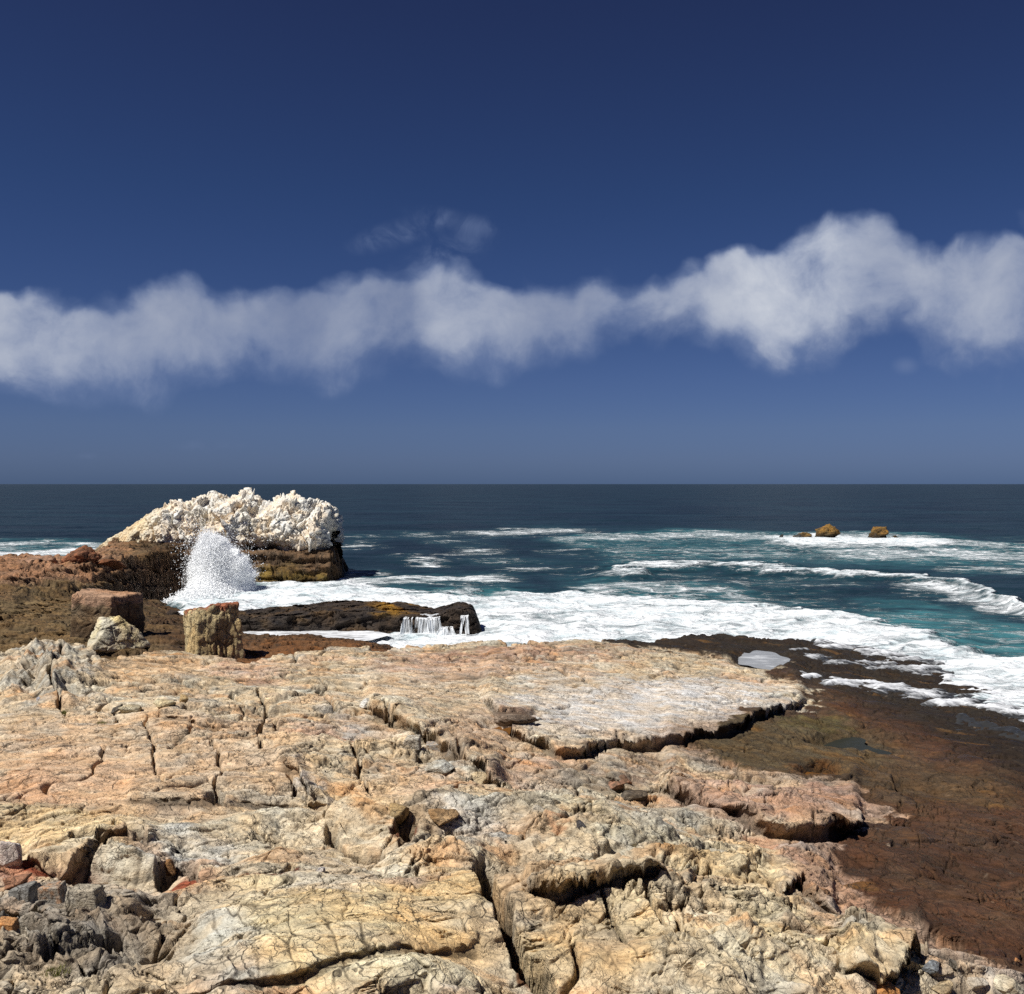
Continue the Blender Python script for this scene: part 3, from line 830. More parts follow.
    # ---- colour
    n0 = fbm2(X * .8, D * .8, 5, 120); n1 = fbm2(X * 3.2, D * 3.2 + Z * 6, 5, 130); n2 = fbm2(X * .35 + 9, D * .35, 4, 140)
    col = np.empty(Z.shape + (3,), f32)
    col[:] = C(204, 182, 146)
    col = lerp(col, C(216, 206, 180), sstep(-.05, .45, n0))
    col = lerp(col, C(200, 160, 122), .75 * sstep(.0, .4, fbm2(X * .6 + 3, D * .6 + 5, 4, 150)))
    Pw = P + 30 * n0 + 26 * n1; Qw = Q + 12 * fbm2(X * .8 + 40, D * .8, 5, 160) + 9 * n1
    pst = np.clip(.95 + .9 * fbm2(X * 1.3, D * 2.4, 5, 165), .25, 1.1)
    for cx, cy, rx, ry, an, cc, st in PATCH:
        bb = (np.abs(P - cx) < rx * 1.9 + 30) & (np.abs(Q - cy) < ry * 1.9 + rx * abs(math.sin(an)) * 1.5 + 18)
        if not bb.any(): continue
        p = Pw[bb] - cx; q = Qw[bb] - cy
        c, s = math.cos(an), math.sin(an)
        r = np.sqrt(((p * c + q * s) / rx) ** 2 + ((q * c - p * s) / ry) ** 2)
        w = np.clip(st * pst[bb] * sstep(1.25, .55, r), 0, 1)
        col[bb] = lerp(col[bb], cc, w)
    # wet brown shelf
    br = np.empty_like(col); br[:] = C(102, 68, 47)
    br = lerp(br, C(112, 84, 60), sstep(0, .5, n0))
    br = lerp(br, C(74, 52, 38), sstep(.0, .5, fbm2(X * .9 + D * .5, D * 1.1 - X * .4, 5, 170)))
    def pw(cx, cy, rx, ry):
        return sstep(1.25, .5, np.sqrt(((Pw - cx) / rx) ** 2 + ((Qw - cy) / ry) ** 2))
    br = lerp(br, C(112, 98, 70), .9 * pw(790, 752, 130, 36)); br = lerp(br, C(104, 88, 64), .7 * pw(930, 790, 110, 26))
    br = lerp(br, C(102, 64, 44), .6 * pw(930, 722, 80, 32)); br = lerp(br, C(74, 48, 32), .8 * pw(700, 650, 110, 12)); br = lerp(br, C(120, 96, 74), .5 * pw(820, 690, 70, 14))
    br = lerp(br, C(126, 84, 40), .8 * pw(825, 776, 30, 8)); br = lerp(br, C(96, 96, 50), .5 * pw(815, 728, 40, 7)); br = lerp(br, C(84, 62, 48), .5 * pw(960, 860, 100, 50))
    br = lerp(br, C(24, 22, 21), .95 * sstep(30, -6, (np.interp(P, [620, 700, 780, 860, 940, 1024, 1400], [646, 650, 664, 698, 728, 772, 940]) - Q) * -1.0))
    br *= .58
    br *= (1 + .35 * ridge2((X * .7 + D * .6) * .8, (D * .7 - X * .7) * 3.0, 5, 190) + .22 * n1)[..., None]
    col = (.80 * col + .20 * C(214, 204, 188)) * np.array([1.10, 1.13, 1.17], f32)
    col = lerp(col, C(210, 152, 90), .50 * np.clip(1 - 1.3 * smoothm, 0, 1) * sstep(.16, .42, fbm2(X * 1.1 + 20, D * 1.7, 5, 155)))
    col = lerp(col, C(196, 190, 176), .55 * np.clip(1 - 1.2 * smoothm, 0, 1) * sstep(.14, .40, fbm2(X * .9 + 40, D * 1.5 + 7, 5, 156)))
    for pts, w, cc in [([(26, 873), (60, 882), (94, 878)], 5, C(132, 60, 38)), ([(168, 879), (196, 880)], 4, C(140, 66, 44)),
                       ([(238, 886), (266, 881), (292, 871)], 5, C(112, 56, 34)), ([(344, 849), (380, 853)], 5, C(120, 54, 30)), ([(398, 836), (414, 840)], 4, C(112, 62, 40)), ([(214, 803), (224, 804)], 4, C(96, 62, 34)), ([(520, 960), (545, 972)], 5, C(110, 66, 30))]:
        a = np.array(pts, float)
        bb = (P > a[:, 0].min() - 4 * w) & (P < a[:, 0].max() + 4 * w) & (Q > a[:, 1].min() - 4 * w) & (Q < a[:, 1].max() + 4 * w)
        dd = polydist(P[bb] + 5 * n1[bb], Q[bb] + 3 * n1[bb], pts)
        col[bb] = lerp(col[bb], cc, .92 * sstep(w * 1.3, w * .6, dd))
    col = lerp(col, C(158, 124, 104), .62 * sstep(-110, -5, P - wetline + 40 * lown + 30 * n1) * sstep(700, 760, Q))
    fleck = sstep(.42, .60, fbm2(X * 5, D * 7, 3, 192)) * sstep(-.1, .3, fbm2(X * .7, D * .7, 3, 193))
    br = lerp(br, C(150, 132, 112), .55 * fleck)
    br = lerp(br, C(128, 92, 44), .5 * sstep(.25, .5, fbm2(X * .8 + 11, D * 1.4, 5, 194)))
    col = lerp(col, br, np.clip(wet * .97, 0, 1))
    # worn pale arrises and dark joints
    arr = np.clip(sstep(.10, .22, e1) - sstep(.22, .5, e1), 0, 1)
    col *= (1 + .10 * n1 + .07 * (R1[h2] - .5) * 2 + .06 * (R2[h1] - .5) * 2)[..., None]
    col *= (1 + .05 * arr)[..., None]
    # hairline cracks of the yellow slab
    sl = np.clip(pw(335, 930, 150, 58) + .8 * pw(605, 938, 90, 34), 0, 1)
    cz, ce, chh = blocks(X + .25 * D, D, .21, .80, .12, 44, .5, .55)
    hair = np.exp(-(ce / (.06 + .05 * fbm2(X * 2, D * 2, 3, 46))) ** 2) * sl * sstep(-.2, .15, fbm2(X * 1.5, D * 1.5, 3, 45) + .10)
    cz, ce2, chh = blocks(X + .1 * D, D, .45, .36, .4, 47, .5, .8)
    hair = np.maximum(hair, .8 * np.exp(-(ce2 / .035) ** 2) * sl * sstep(.0, .3, fbm2(X * 1.1 + 4, D * 1.1, 3, 48)))
    Z -= .012 * hair
    dirt_shade = np.maximum(dirt_shade, .88 * hair)
    # lichen-dark veins all over the dry rock
    vein = np.exp(-(fbm2(X * 2.2 + D * .8, D * 3.6, 5, 180) / .034) ** 2) * sstep(-.20, .15, fbm2(X * .7, D * .7 + 3, 3, 181))
    dirt_shade = np.maximum(dirt_shade, .52 * vein * (1 - wet) * (1 - .4 * smoothm))
    col = lerp(col, C(56, 46, 36), np.clip(dirt_shade, 0, .92))
    LIP *= np.clip(.7 + .6 * n0 + .25 * n1, .1, 1.3)
    LIP += .05 * fbm2(X * 3.5, Z * 9, 4, 195) + .03 * fbm2(X * 9, Z * 20, 3, 196)
    V = np.stack([X, D - LIP, Z], -1).reshape(-1, 3)
    rgba = np.concatenate([np.clip(col, .008, .85), np.clip(wet * (.40 + .6 * sstep(.0, .3, fbm2(X * .9, D * 1.6, 4, 197))) + 0.9 * sstep(.35, -.1, Z), 0, 1)[..., None]], -1).reshape(-1, 4)
    o = mesh_obj('bedrock_shore', V, grid_faces(len(ds), len(pxs)), M_ROCK, rgba)
    tag(o, 'tan and brown fractured bedrock shore in the foreground', 'rock shore', kind='structure')
    main_shore.lookup = (ds, pxs, Z)
    return o


main_shore()


def shore_z(px, d):
    ds, pxs, Z = main_shore.lookup
    i = np.clip(np.searchsorted(ds, d), 1, len(ds) - 1); j = np.clip(np.searchsorted(pxs, px), 1, len(pxs) - 1)
    return float(Z[i, j])


def on_shore(px, py):
    """the point of the built shore seen at this spot of the photo: real x, y, z"""
    ds, pxs, Z = main_shore.lookup
    j = int(np.clip(np.searchsorted(pxs, px), 1, len(pxs) - 1))
    q = HZ + F * (EYE - Z[:, j]) / ds
    hit = np.nonzero(q <= py)[0]
    i = int(hit[0]) if len(hit) else len(ds) - 1
    return np.array([(px - 512) * ds[i] / F, ds[i], Z[i, j]])


# ------------------------------------------------------------------ left headland and islet shelf
HL = [(-250, 26, 1.5), (-250, 34, 1.7), (0, 26, 1.25), (0, 30, 1.34), (0, 34, 1.52), (60, 30, 1.25), (60, 34, 1.4), (120, 26, 1.2), (120, 32, 1.15), (120, 38, 1.2), (170, 26, 1.2), (170, 32, 1.08), (170, 38, .85), (165, 43, .42), (200, 46, .15), (205, 51, -.4), (222, 55, -.5),
      (240, 26, 1.1), (240, 32, 1.0), (235, 36, .5), (300, 26, 1.2), (300, 31, 1.12), (300, 33.4, .85), (300, 36, .05), (270, 37.5, .02), (390, 26, 1.2), (390, 29.5, 1.05), (390, 33, .4), (430, 30, .5), (440, 34, -.2), (260, 44, -.1), (300, 50, -.6), (240, 52, -.2), (220, 60, -.5), (420, 45, -.8), (500, 40, -.8), (500, 30, .2), (0, 44, 1.8), (100, 44, 1.2), (-250, 44, 2.0), (0, 70, 1.), (350, 70, -1)]
_hl = rbf_fit([(p / 60.0, d / 6.0) for p, d, z in HL], [z for p, d, z in HL])


def headland():
    pxs = np.arange(-240, 450, 1.0).astype(f32)
    ds = np.concatenate([np.arange(25, 44, .085), np.arange(44, 57, .06), np.arange(57, 63, .035), np.arange(63, 72, .08)]).astype(f32)
    D, PX = np.meshgrid(ds, pxs, indexing='ij')
    X = (PX - 512) * D / F
    low = _hl(PX / f32(60), D / f32(6))
    w1 = fbm2(X * .3, D * .3, 4, 5); w2 = fbm2(X * 1.1, D * 1.1, 4, 6)
    dpl = np.interp(PX, [-240, 0, 60, 90, 120, 190, 225, 250, 330, 346], [40.5, 41.5, 43.5, 45, 48, 55, 58.8, 60.5, 61.2, 61.8]).astype(f32) + .6 * w1 + .10 * w2
    zpl = np.interp(PX, [-240, 0, 60, 110, 190, 250, 346], [3.0, 2.45, 2.3, 2.4, 2.1, 1.85, 1.75]).astype(f32)
    wd = np.interp(PX, [-240, 0, 50, 100, 130, 240, 346], [7.5, 7.5, 6.0, 3.2, 2.6, 2.2, 2.0]).astype(f32)
    t = np.clip((D - (dpl - wd)) / wd, 0, 1)
    # stepped face: beds of rock, each with a tread
    nb = 3.0
    tt = t * nb + .25 * w2
    fr = tt - np.floor(tt)
    ts = np.clip((np.floor(tt) + sstep(.45, .95, fr)) / nb, 0, 1)
    mixs = np.interp(PX, [0, 90, 130], [.55, .75, .9]).astype(f32)
    t = t * (1 - mixs) + ts * mixs
    Z = low + (zpl - low) * t
    # brinks: seaward back and the islet's right end
    back = np.interp(PX, [-240, 0, 45, 75, 100, 112, 125, 400], [49, 48.5, 48.5, 49.5, 53, 62, 70, 70]).astype(f32) + .8 * w1
    Z -= np.minimum(np.maximum(D - back, 0) * .8, 5)
    Z -= np.minimum(np.maximum(X + 11.1 - .5 * w2 - .3 * w1 + .12 * (D - 61), 0) * 3.5, 6) * sstep(53, 56, D)
    rug = .5 + .5 * sstep(.1, .6, t)
    b1, e1, h1 = blocks(X, D, 2.4, 1.1, .15, 61, .7, .4)
    b2, e2, h2 = blocks(X, D, .8, .45, .25, 62, .8, .4)
    Z += rug * (.20 * b1 + .12 * b2) + .13 * fbm2(X * 1.5, D * 1.5, 5, 63, .6)
    Z += .17 * ridge2((X * .8 + D * .2) * .25, (D - X * .25) * .9, 4, 64) * rug
    jn = np.exp(-(fbm2((X + D * .3) * .5, (D - X * .3) * 1.4, 5, 57) / .03) ** 2)
    Z -= .12 * jn
    Z -= .10 * np.exp(-(e1 / .05) ** 2) * rug
    # colours
    n0 = fbm2(X * .35, D * .35 + Z * .5, 5, 65); n1 = fbm2(X * 1.4, D * 1.4 + Z * 4, 5, 66, .6)
    Q = HZ + F * (EYE - Z) / D
    col = np.empty(Z.shape + (3,), f32); col[:] = C(118, 98, 68)
    col = lerp(col, C(96, 78, 54), sstep(0, .4, n1))
    wet = sstep(110, 180, PX + 60 * n0) * .8
    col = lerp(col, C(78, 58, 42), wet)
    up = sstep(.25, .7, t + .35 * n0) * sstep(150, 80, PX + 40 * n0)
    col = lerp(col, C(166, 128, 100), up)
    col = lerp(col, C(140, 108, 80), up * sstep(.0, .35, n1))
    wl = sstep(90, 140, PX) * sstep(.02, .1, t) * sstep(.98, .8, t)
    col = lerp(col, C(84, 64, 48), wl * .9)
    isl = sstep(225, 255, PX)
    col = lerp(col, C(112, 90, 68), isl * sstep(.35, .7, t))
    col = lerp(col, C(124, 104, 48), isl * sstep(.02, .2, t) * sstep(.75, .45, t + .25 * n0) * .9)
    near_ = sstep(33, 28, D) * sstep(200, 250, PX + 30 * n0)
    col = lerp(col, C(122, 84, 52), near_ * .9)
    dk = sstep(.42, .12, Z + .2 * n1)
    col = lerp(col, C(44, 36, 30), dk * .85)
    col *= (1 + .30 * n1 + .14 * (R1[h2] - .5) * 2)[..., None]
    col = lerp(col, C(50, 40, 32), np.maximum(.65 * np.exp(-(e1 / .07) ** 2), .6 * jn))
    rgba = np.concatenate([np.clip(col, .006, .8), np.clip(np.maximum(wet * .7, dk), 0, 1)[..., None]], -1).reshape(-1, 4)
    Yh = D + .35 * fbm2(X * .55, Z * 3.2, 5, 68, .6) + .30 * ridge2(X * .18 + 3, Z * 1.7, 3, 69) + .18 * (np.abs(((Z * 1.5 + .35 * w1) % 1.0) - .5) * 2) + .22 * fbm2(X * 2.2, Z * 5, 4, 70, .6)
    o = mesh_obj('headland', np.stack([X, Yh, Z], -1).reshape(-1, 3), grid_faces(len(ds), len(pxs)), M_FAR, rgba)
    tag(o, 'brown rocky headland running out to the white islet', 'headland', kind='structure')
    headland.lookup = (ds, pxs, Z)


headland()


def on_headland(px, py, dmin=0):
    ds, pxs, Z = headland.lookup
    j = int(np.clip(np.searchsorted(pxs, px), 1, len(pxs) - 1))
    q = HZ + F * (EYE - Z[:, j]) / ds
    hit = np.nonzero((q <= py) & (ds > dmin))[0]
    i = int(hit[0]) if len(hit) else len(ds) - 1
    return np.array([(px - 512) * ds[i] / F, ds[i], Z[i, j]])


# ------------------------------------------------------------------ the white crag
def crag():
    yc = 65.0
    sky = [(92, 552), (104, 545), (122, 534), (148, 519), (165, 508), (182, 502), (195, 500), (206, 497), (216, 499), (226, 505), (236, 499), (245, 495), (256, 498), (262, 506), (272, 506), (283, 501), (295, 499), (306, 500), (318, 506), (330, 505), (336, 520), (338, 540), (337, 549)]
    sx = np.array([(p - 512) * yc / F for p, q in sky]); sz = np.array([EYE - (q - HZ) * yc / F for p, q in sky])
    nu, nv = 620, 330
    u = np.linspace(sx[0], sx[-1], nu)
    top = np.interp(u, sx, sz)
    z0 = 1.35
    wid = np.interp(u, [sx[0], sx[0] + 2.5, sx[0] + 5, -12, -11.4, sx[-1]], [1.6, 2.6, 3.3, 3.3, 2.6, 1.2])
    v = np.linspace(-.12, math.pi + .12, nv)
    Uu, Vv = np.meshgrid(u, v, indexing='ij')
    ht = (top - z0)[:, None]; W = wid[:, None]
    cs, sn = np.cos(Vv), np.sin(Vv)
    Y = yc - W * np.sign(cs) * np.abs(cs) ** .75
    Zz = z0 + ht * np.sign(sn) * np.abs(sn) ** .72
    Xx = Uu.copy()
    # undercut along the seaward foot, deepest below the middle
    rel = (Zz - z0)
    cave = np.exp(-((Uu - (-15.4)) / 1.7) ** 2) * 1.0 + .25
    front = (cs > 0)
    Y += np.where(front, 1.5 * cave * sstep(1.15, .25, rel), 0)
    Pp = np.stack([Xx, Y, Zz], -1).reshape(-1, 3)
    # outward normals of the smooth body
    gx = np.gradient(np.stack([Xx, Y, Zz], -1), axis=0); gy = np.gradient(np.stack([Xx, Y, Zz], -1), axis=1)
    N = np.cross(gx, gy).reshape(-1, 3); N /= np.linalg.norm(N, axis=1)[:, None] + 1e-9
    ctr = np.array([0, yc, z0 + 1.0]); sgn = np.sign(((Pp - ctr) * N)[:, 1:].sum(1).reshape(nu, nv).mean())
    N *= sgn
    leftf = sstep(-23.5, -21, Pp[:, 0] + .6 * fbm3(Pp * .4, 3, 9))           # 0 on the smoother left flank
    q = Pp * np.array([1, 1, .8]) + .5 * np.stack([fbm3(Pp * .8, 4, 1), fbm3(Pp * .8 + 7, 4, 2), fbm3(Pp * .8 + 13, 4, 3)], 1)
    f1, ea, H = facet3(q * .62, 3, .85); f2, eb, H2 = facet3(q * 1.6 + .15 * fbm3(q * 3, 3, 8)[:, None], 5, 1.1); f3, ec, H3 = facet3(q * 3.6, 6, 1.0)
    lump = .62 * f1 * sstep(0, .10, ea) + .36 * f2 * sstep(0, .14, eb) + .15 * f3 * sstep(0, .15, ec)
    slab = .32 * f1 + .10 * f2 + .16 * fbm3(Pp * np.array([.5, .5, 1.8]), 5, 6, .6)
    disp = -.02 + lump * leftf + slab * (1 - leftf) + .10 * fbm3(Pp * 2.2, 5, 7, .6)
    fade = sstep(0, .5, (Pp[:, 0] - sx[0]))
    Pn = Pp + N * (disp * .85 * fade)[:, None]
    crev = np.clip(np.exp(-(ea / .035) ** 2) + .8 * np.exp(-(eb / .05) ** 2) + .5 * np.exp(-(ec / .07) ** 2), 0, 1)
    Pn -= N * (crev * .14)[:, None]
    n = fbm3(Pp * .7, 4, 11); n2 = fbm3(Pp * 2.5, 4, 12)
    col = np.empty((len(Pp), 3), f32); col[:] = C(236, 231, 220)
    col = lerp(col, C(222, 208, 182), (.6 * sstep(.0, .4, n)))
    col = lerp(col, C(182, 164, 136), (.30 * sstep(.2, .5, n2)))
    col = lerp(col, C(218, 200, 164), (1 - leftf) * .85)
    col = lerp(col, C(120, 102, 82), np.clip(crev, 0, 1) * .25)
    foot = sstep(.85, .2, Pp[:, 2] - z0 + .5 * n)
    col = lerp(col, C(108, 86, 62), foot * .85)
    fc = grid_faces(nu, nv)
    o = mesh_obj('rock_crag', Pn, fc, M_GUANO, np.clip(col, 0, .86))
    tag(o, 'white lumpy guano-covered crag rising on the islet behind the splash', 'sea rock')


crag()


# ------------------------------------------------------------------ loose rocks
_ico = {}
def ico(sub):
    if sub not in _ico:
        bm = bmesh.new(); bmesh.ops.create_icosphere(bm, subdivisions=sub, radius=1)
        V = np.array([v.co[:] for v in bm.verts]); Fc = np.array([[v.index for v in f.verts] for f in bm.faces]); bm.free()
        V /= np.linalg.norm(V, axis=1)[:, None]
        _ico[sub] = (V, Fc)
    return _ico[sub]


def rock_shape(dims, seed, nplane=16, sub=5, box=0.0, rough=.05, soft=30.0):
    """a boulder: a body cut by planes (facets), its arrises worn, its faces pitted"""
    V, Fc = ico(sub)
    r = np.random.default_rng(seed)
    Nn = r.normal(size=(nplane, 3)); Nn /= np.linalg.norm(Nn, axis=1)[:, None]
    dd = .72 + .28 * r.random(nplane)
    if box > 0:
        B = np.array([[1, 0, 0], [-1, 0, 0], [0, 1, 0], [0, -1, 0], [0, 0, 1], [0, 0, -1]], float) + .10 * r.normal(size=(6, 3))
        B /= np.linalg.norm(B, axis=1)[:, None]
        Nn = np.r_[B, Nn]; dd = np.r_[np.full(6, .74), dd + .30 * box]
    dots = V @ Nn.T
    rad = np.where(dots > .05, dd[None] / np.maximum(dots, .05), 20)
    inv = ((1 / rad) ** soft).sum(1) ** (1 / soft)
    R = 1 / inv
    P = V * R[:, None]
    mx = np.abs(P).max(0); P = P / mx
    o = seed * 3.7
    d = fbm3(P * 1.6 + o, 5, 3, .55) * rough * 1.6 + rough * .6 * (.5 - voro3(P * 3.2 + o, 4)[0])
    F1, F2, H = voro3(P * np.array([2.2, 2.2, 1.6]) + o, 8)
    crk = np.exp(-((F2 - F1) / .05) ** 2)
    P = P + V * (d - .5 * rough * crk)[:, None]
    return P * np.array(dims) * .5, Fc, crk, P


def boulder(name, label, cat, pos, dims, seed, c1, c2, ctop=None, rotz=0, tilt=(0, 0), group=None, mat=None, sink=.12, nplane=16, box=0, rough=.05, sub=5, topk=.25, wet=0.0, ctop_thr=.35, cfoot=None):
    P, Fc, crk, U = rock_shape(dims, seed, nplane, sub, box, rough)
    n = fbm3(U * 2.2 + seed, 4, 21); n2 = fbm3(U * 6 + seed, 4, 22)
    col = np.empty((len(P), 3), f32); col[:] = c1
    col = lerp(col, c2, sstep(-.15, .3, n))
    col *= (1 + .22 * n2)[:, None]
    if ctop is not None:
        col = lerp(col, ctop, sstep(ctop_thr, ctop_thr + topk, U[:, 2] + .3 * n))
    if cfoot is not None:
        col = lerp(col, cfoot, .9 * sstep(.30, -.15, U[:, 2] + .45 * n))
    col = lerp(col, C(56, 46, 38), crk * .5)
    rgba = np.c_[np.clip(col, .008, .85), np.full(len(P), wet)]
    o = mesh_obj(name, P, Fc, mat or M_ROCK, rgba)
    o.rotation_euler = (tilt[0], tilt[1], rotz)
    o.location = (pos[0], pos[1], pos[2] + dims[2] * (.5 - sink))
    tag(o, label, cat, group or ('boulders along the headland' if name == 'boulder' else None))
    return o


TAN, CREAM, GREY, DKGREY = C(196, 172, 134), C(214, 204, 178), C(160, 154, 142), C(96, 90, 82)
PINK, RED, ORANGE, BROWN, WHITE = C(178, 132, 104), C(142, 92, 66), C(200, 150, 100), C(104, 78, 54), C(226, 222, 212)

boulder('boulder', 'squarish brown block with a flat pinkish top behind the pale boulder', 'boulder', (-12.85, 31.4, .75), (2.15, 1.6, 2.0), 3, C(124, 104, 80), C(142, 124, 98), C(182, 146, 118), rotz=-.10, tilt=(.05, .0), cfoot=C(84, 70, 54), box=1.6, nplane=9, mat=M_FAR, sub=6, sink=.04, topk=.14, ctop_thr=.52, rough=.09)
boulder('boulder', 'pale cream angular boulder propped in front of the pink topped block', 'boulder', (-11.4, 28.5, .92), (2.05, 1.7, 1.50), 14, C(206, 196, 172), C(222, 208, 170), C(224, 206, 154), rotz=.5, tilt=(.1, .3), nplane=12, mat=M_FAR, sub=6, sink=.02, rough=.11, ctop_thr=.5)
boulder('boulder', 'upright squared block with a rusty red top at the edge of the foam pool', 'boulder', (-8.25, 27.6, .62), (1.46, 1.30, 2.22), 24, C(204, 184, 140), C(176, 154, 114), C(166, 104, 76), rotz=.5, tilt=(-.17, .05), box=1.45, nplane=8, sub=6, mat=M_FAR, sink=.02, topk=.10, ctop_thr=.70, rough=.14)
boulder('boulder', 'knobbly reddish brown rock on the crest of the headland against the sea', 'boulder', (-19.6, 45.4, 2.15), (1.9, 1.5, 1.3), 39, C(160, 106, 76), C(116, 80, 58), None, rotz=.3, nplane=26, mat=M_FAR, sub=5, rough=.16, sink=.2)
boulder('boulder', 'low reddish stone leaning on the right of the knobbly crest rock', 'boulder', (-18.3, 45.4, 2.15), (1.5, 1.2, .85), 38, C(150, 102, 74), C(120, 84, 60), None, nplane=9, mat=M_FAR, sub=5, rough=.12)
boulder('boulder', 'long low pinkish slab at the far left edge of the headland crest', 'boulder', (-21.8, 45.6, 2.1), (3.4, 1.4, .75), 35, C(168, 130, 104), C(140, 110, 88), None, rotz=.1, nplane=9, mat=M_FAR, sub=5, rough=.07)
boulder('boulder', 'small dark stone sticking out of the white foam pool left of the upright block', 'boulder', (-13.5, 39.8, .42), (1.15, .8, .62), 37, C(70, 56, 46), C(54, 46, 40), None, nplane=9, mat=M_FAR, wet=.8, rough=.08)
# reef out in the breakers
OCH, UMB = C(146, 112, 56), C(92, 76, 50)
for lab, ps, dm, sd, a_, b_ in [
    ('larger of the two ochre reef rocks, left one among the far breakers', (33.1, 105, .05), (2.7, 1.7, 2.0), 41, OCH, UMB),
    ('low brown shoulder of rock on the left of the ochre reef rock', (30.8, 105.4, .05), (2.4, 1.5, 1.15), 42, UMB, OCH),
    ('ochre and brown reef rock on the right of the far breakers', (38.6, 105.5, .05), (2.3, 1.6, 1.6), 43, OCH, UMB),
    ('dark brown lump at the right end of the ochre reef', (40.0, 104.5, .05), (1.6, 1.4, 1.3), 44, C(110, 86, 50), C(76, 60, 42)),
    ('small dark rock in the foam just in front of the right reef', (37.3, 102.5, .05), (.85, .8, 1.05), 45, C(72, 64, 52), C(54, 48, 42)),
    ('small grey rock in white water left of the ochre reef', (29.4, 103.5, .05), (1.05, .8, .85), 46, C(72, 74, 72), C(60, 58, 54)),
    ('tiny dark rock tip at the far left end of the reef', (28.4, 105.5, .05), (.5, .5, .75), 47, C(62, 64, 64), C(50, 50, 48))]:
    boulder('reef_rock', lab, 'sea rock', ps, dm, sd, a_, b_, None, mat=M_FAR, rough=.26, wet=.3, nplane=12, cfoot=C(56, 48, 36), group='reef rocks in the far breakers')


# ------------------------------------------------------------------ dark ledge with the falls
def ledge():
    x0, x1 = -11.6, -1.05
    nu, nv = 640, 200
    u = np.linspace(x0, x1, nu); v = np.linspace(0, 1, nv)
    U, Vv = np.meshgrid(u, v, indexing='ij')
    # profile: foot - face - top - back foot ; param 0..1
    face = sstep(0.0, .30, Vv)
    w1 = fbm2(U * .5, U * 0, 4, 200); w2 = fbm2(U * 2.0, Vv * 3, 4, 201)
    top = np.interp(U, [x0, -9, -7, -5.2, -4.2, -3.2, -2.4, -1.5, x1], [.62, .78, .98, .95, .86, .74, .98, 1.0, .55])
    topw = top + .05 * w1
    yf = 39.0 + .35 * w1 + .10 * (U + 6) * .3
    dep = np.interp(U, [x0, -9, -4, -2, x1], [2.2, 3.0, 2.6, 1.8, .5])
    Y = yf + np.where(Vv < .35, .30 * (Vv / .35), np.where(Vv < .75, .30 + (Vv - .35) / .4 * dep, .30 + dep + (Vv - .75) / .25 * .6))
    zlo = -.6
    Z = np.where(Vv < .35, zlo + (topw - zlo) * np.clip(Vv / .35, 0, 1) ** .9, np.where(Vv < .75, topw + .10 * sstep(.35, .75, Vv), (topw + .10) + (zlo - topw) * np.clip((Vv - .75) / .25, 0, 1)))
    ends = sstep(x1, x1 - .7, U)
    Z = zlo + (Z - zlo) * (.25 + .75 * np.sqrt(ends))
    b1, e1, h1 = blocks(U, Z * 1.2 + Y * .6, .9, .45, .1, 202, .8, .4)
    b2, e2, h2 = blocks(U, Z * 1.2 + Y, .35, .22, .1, 203, .8, .4)
    k = sstep(0, .12, Vv) * sstep(1, .9, Vv)
    Y = Y - k * (.16 * b1 + .08 * b2); Z = Z + k * (.07 * b1 + .05 * b2 + .05 * w2)
    n = fbm2(U * .8, Y * .8 + Z, 5, 204)
    col = np.empty(U.shape + (3,), f32); col[:] = C(64, 56, 50)
    col = lerp(col, C(92, 74, 54), sstep(-.05, .35, n) * sstep(-3.2, -5, U))
    col = lerp(col, C(44, 40, 40), sstep(.0, .4, fbm2(U * 2, Z * 3 + Y, 4, 205)))
    mo = np.exp(-((U - (-4.9)) / .9) ** 2) * sstep(.28, .38, Vv) * sstep(-.2, .2, n)
    col = lerp(col, C(150, 112, 40), mo * .9)
    rgba = np.concatenate([col, np.full(U.shape + (1,), .75)], -1).reshape(-1, 4)
    o = mesh_obj('rock_ledge', np.stack([U, Y, Z], -1).reshape(-1, 3), grid_faces(nu, nv), M_FAR, rgba)
    tag(o, 'long dark wet rock ledge jutting into the surf with water pouring off it', 'rock ledge')


ledge()


def fall(name, label, xa, xb, ztop, zbot, y, seed, spread=.25, dens=lambda u: .4):
    """water falling off the ledge: a ragged curtain of fine strands that thicken into a sheet"""
    r = np.random.default_rng(seed)
    nx, nt_ = int((xb - xa) * 260), 34
    u_, t = np.meshgrid(np.linspace(0, 1, nx), np.linspace(0, 1, nt_), indexing='ij')
    x = xa + (xb - xa) * u_
    lo_ = perlin2(x * 2.3, x * 0 + seed, 9)
    h0 = ztop + .05 * lo_; h1 = zbot + .10 * perlin2(x * 6, x * 0 + seed + 4, 9)
    xx = x + (x - (xa + xb) / 2) * spread * t + .05 * perlin2(x * 4, t * 1.5 + seed, 8) * t
    out = .12 + .10 * perlin2(x * 5, x * 0 + seed, 7)
    yy = y + 1.3 - 1.17 * np.minimum(1, t * 4) - out * t ** .6 + .03 * perlin2(x * 22, t * 3 + seed, 6)
    zz = h0 - (h0 - h1) * np.clip((t - .12) / .88, 0, 1) ** 1.5
    Vs = np.stack([xx, yy, zz], -1).reshape(-1, 3)
    hole = .8 * perlin2(x * 8, t * .8 + seed, 5) + .4 * perlin2(x * 30, t * 1.6 + seed, 4) + dens(u_) + .22 + .15 * t - .35 * sstep(.75, 1, t) * (1 + perlin2(x * 17, t * 2, 3))
    keep = (hole > .0).reshape(-1)
    Fs = grid_faces(nx, nt_)
    Fs = Fs[keep[Fs].all(1)]
    o = mesh_obj(name, np.array(Vs), np.array(Fs), M_FALL)
    tag(o, label, 'waterfall', 'falls pouring off the dark ledge')


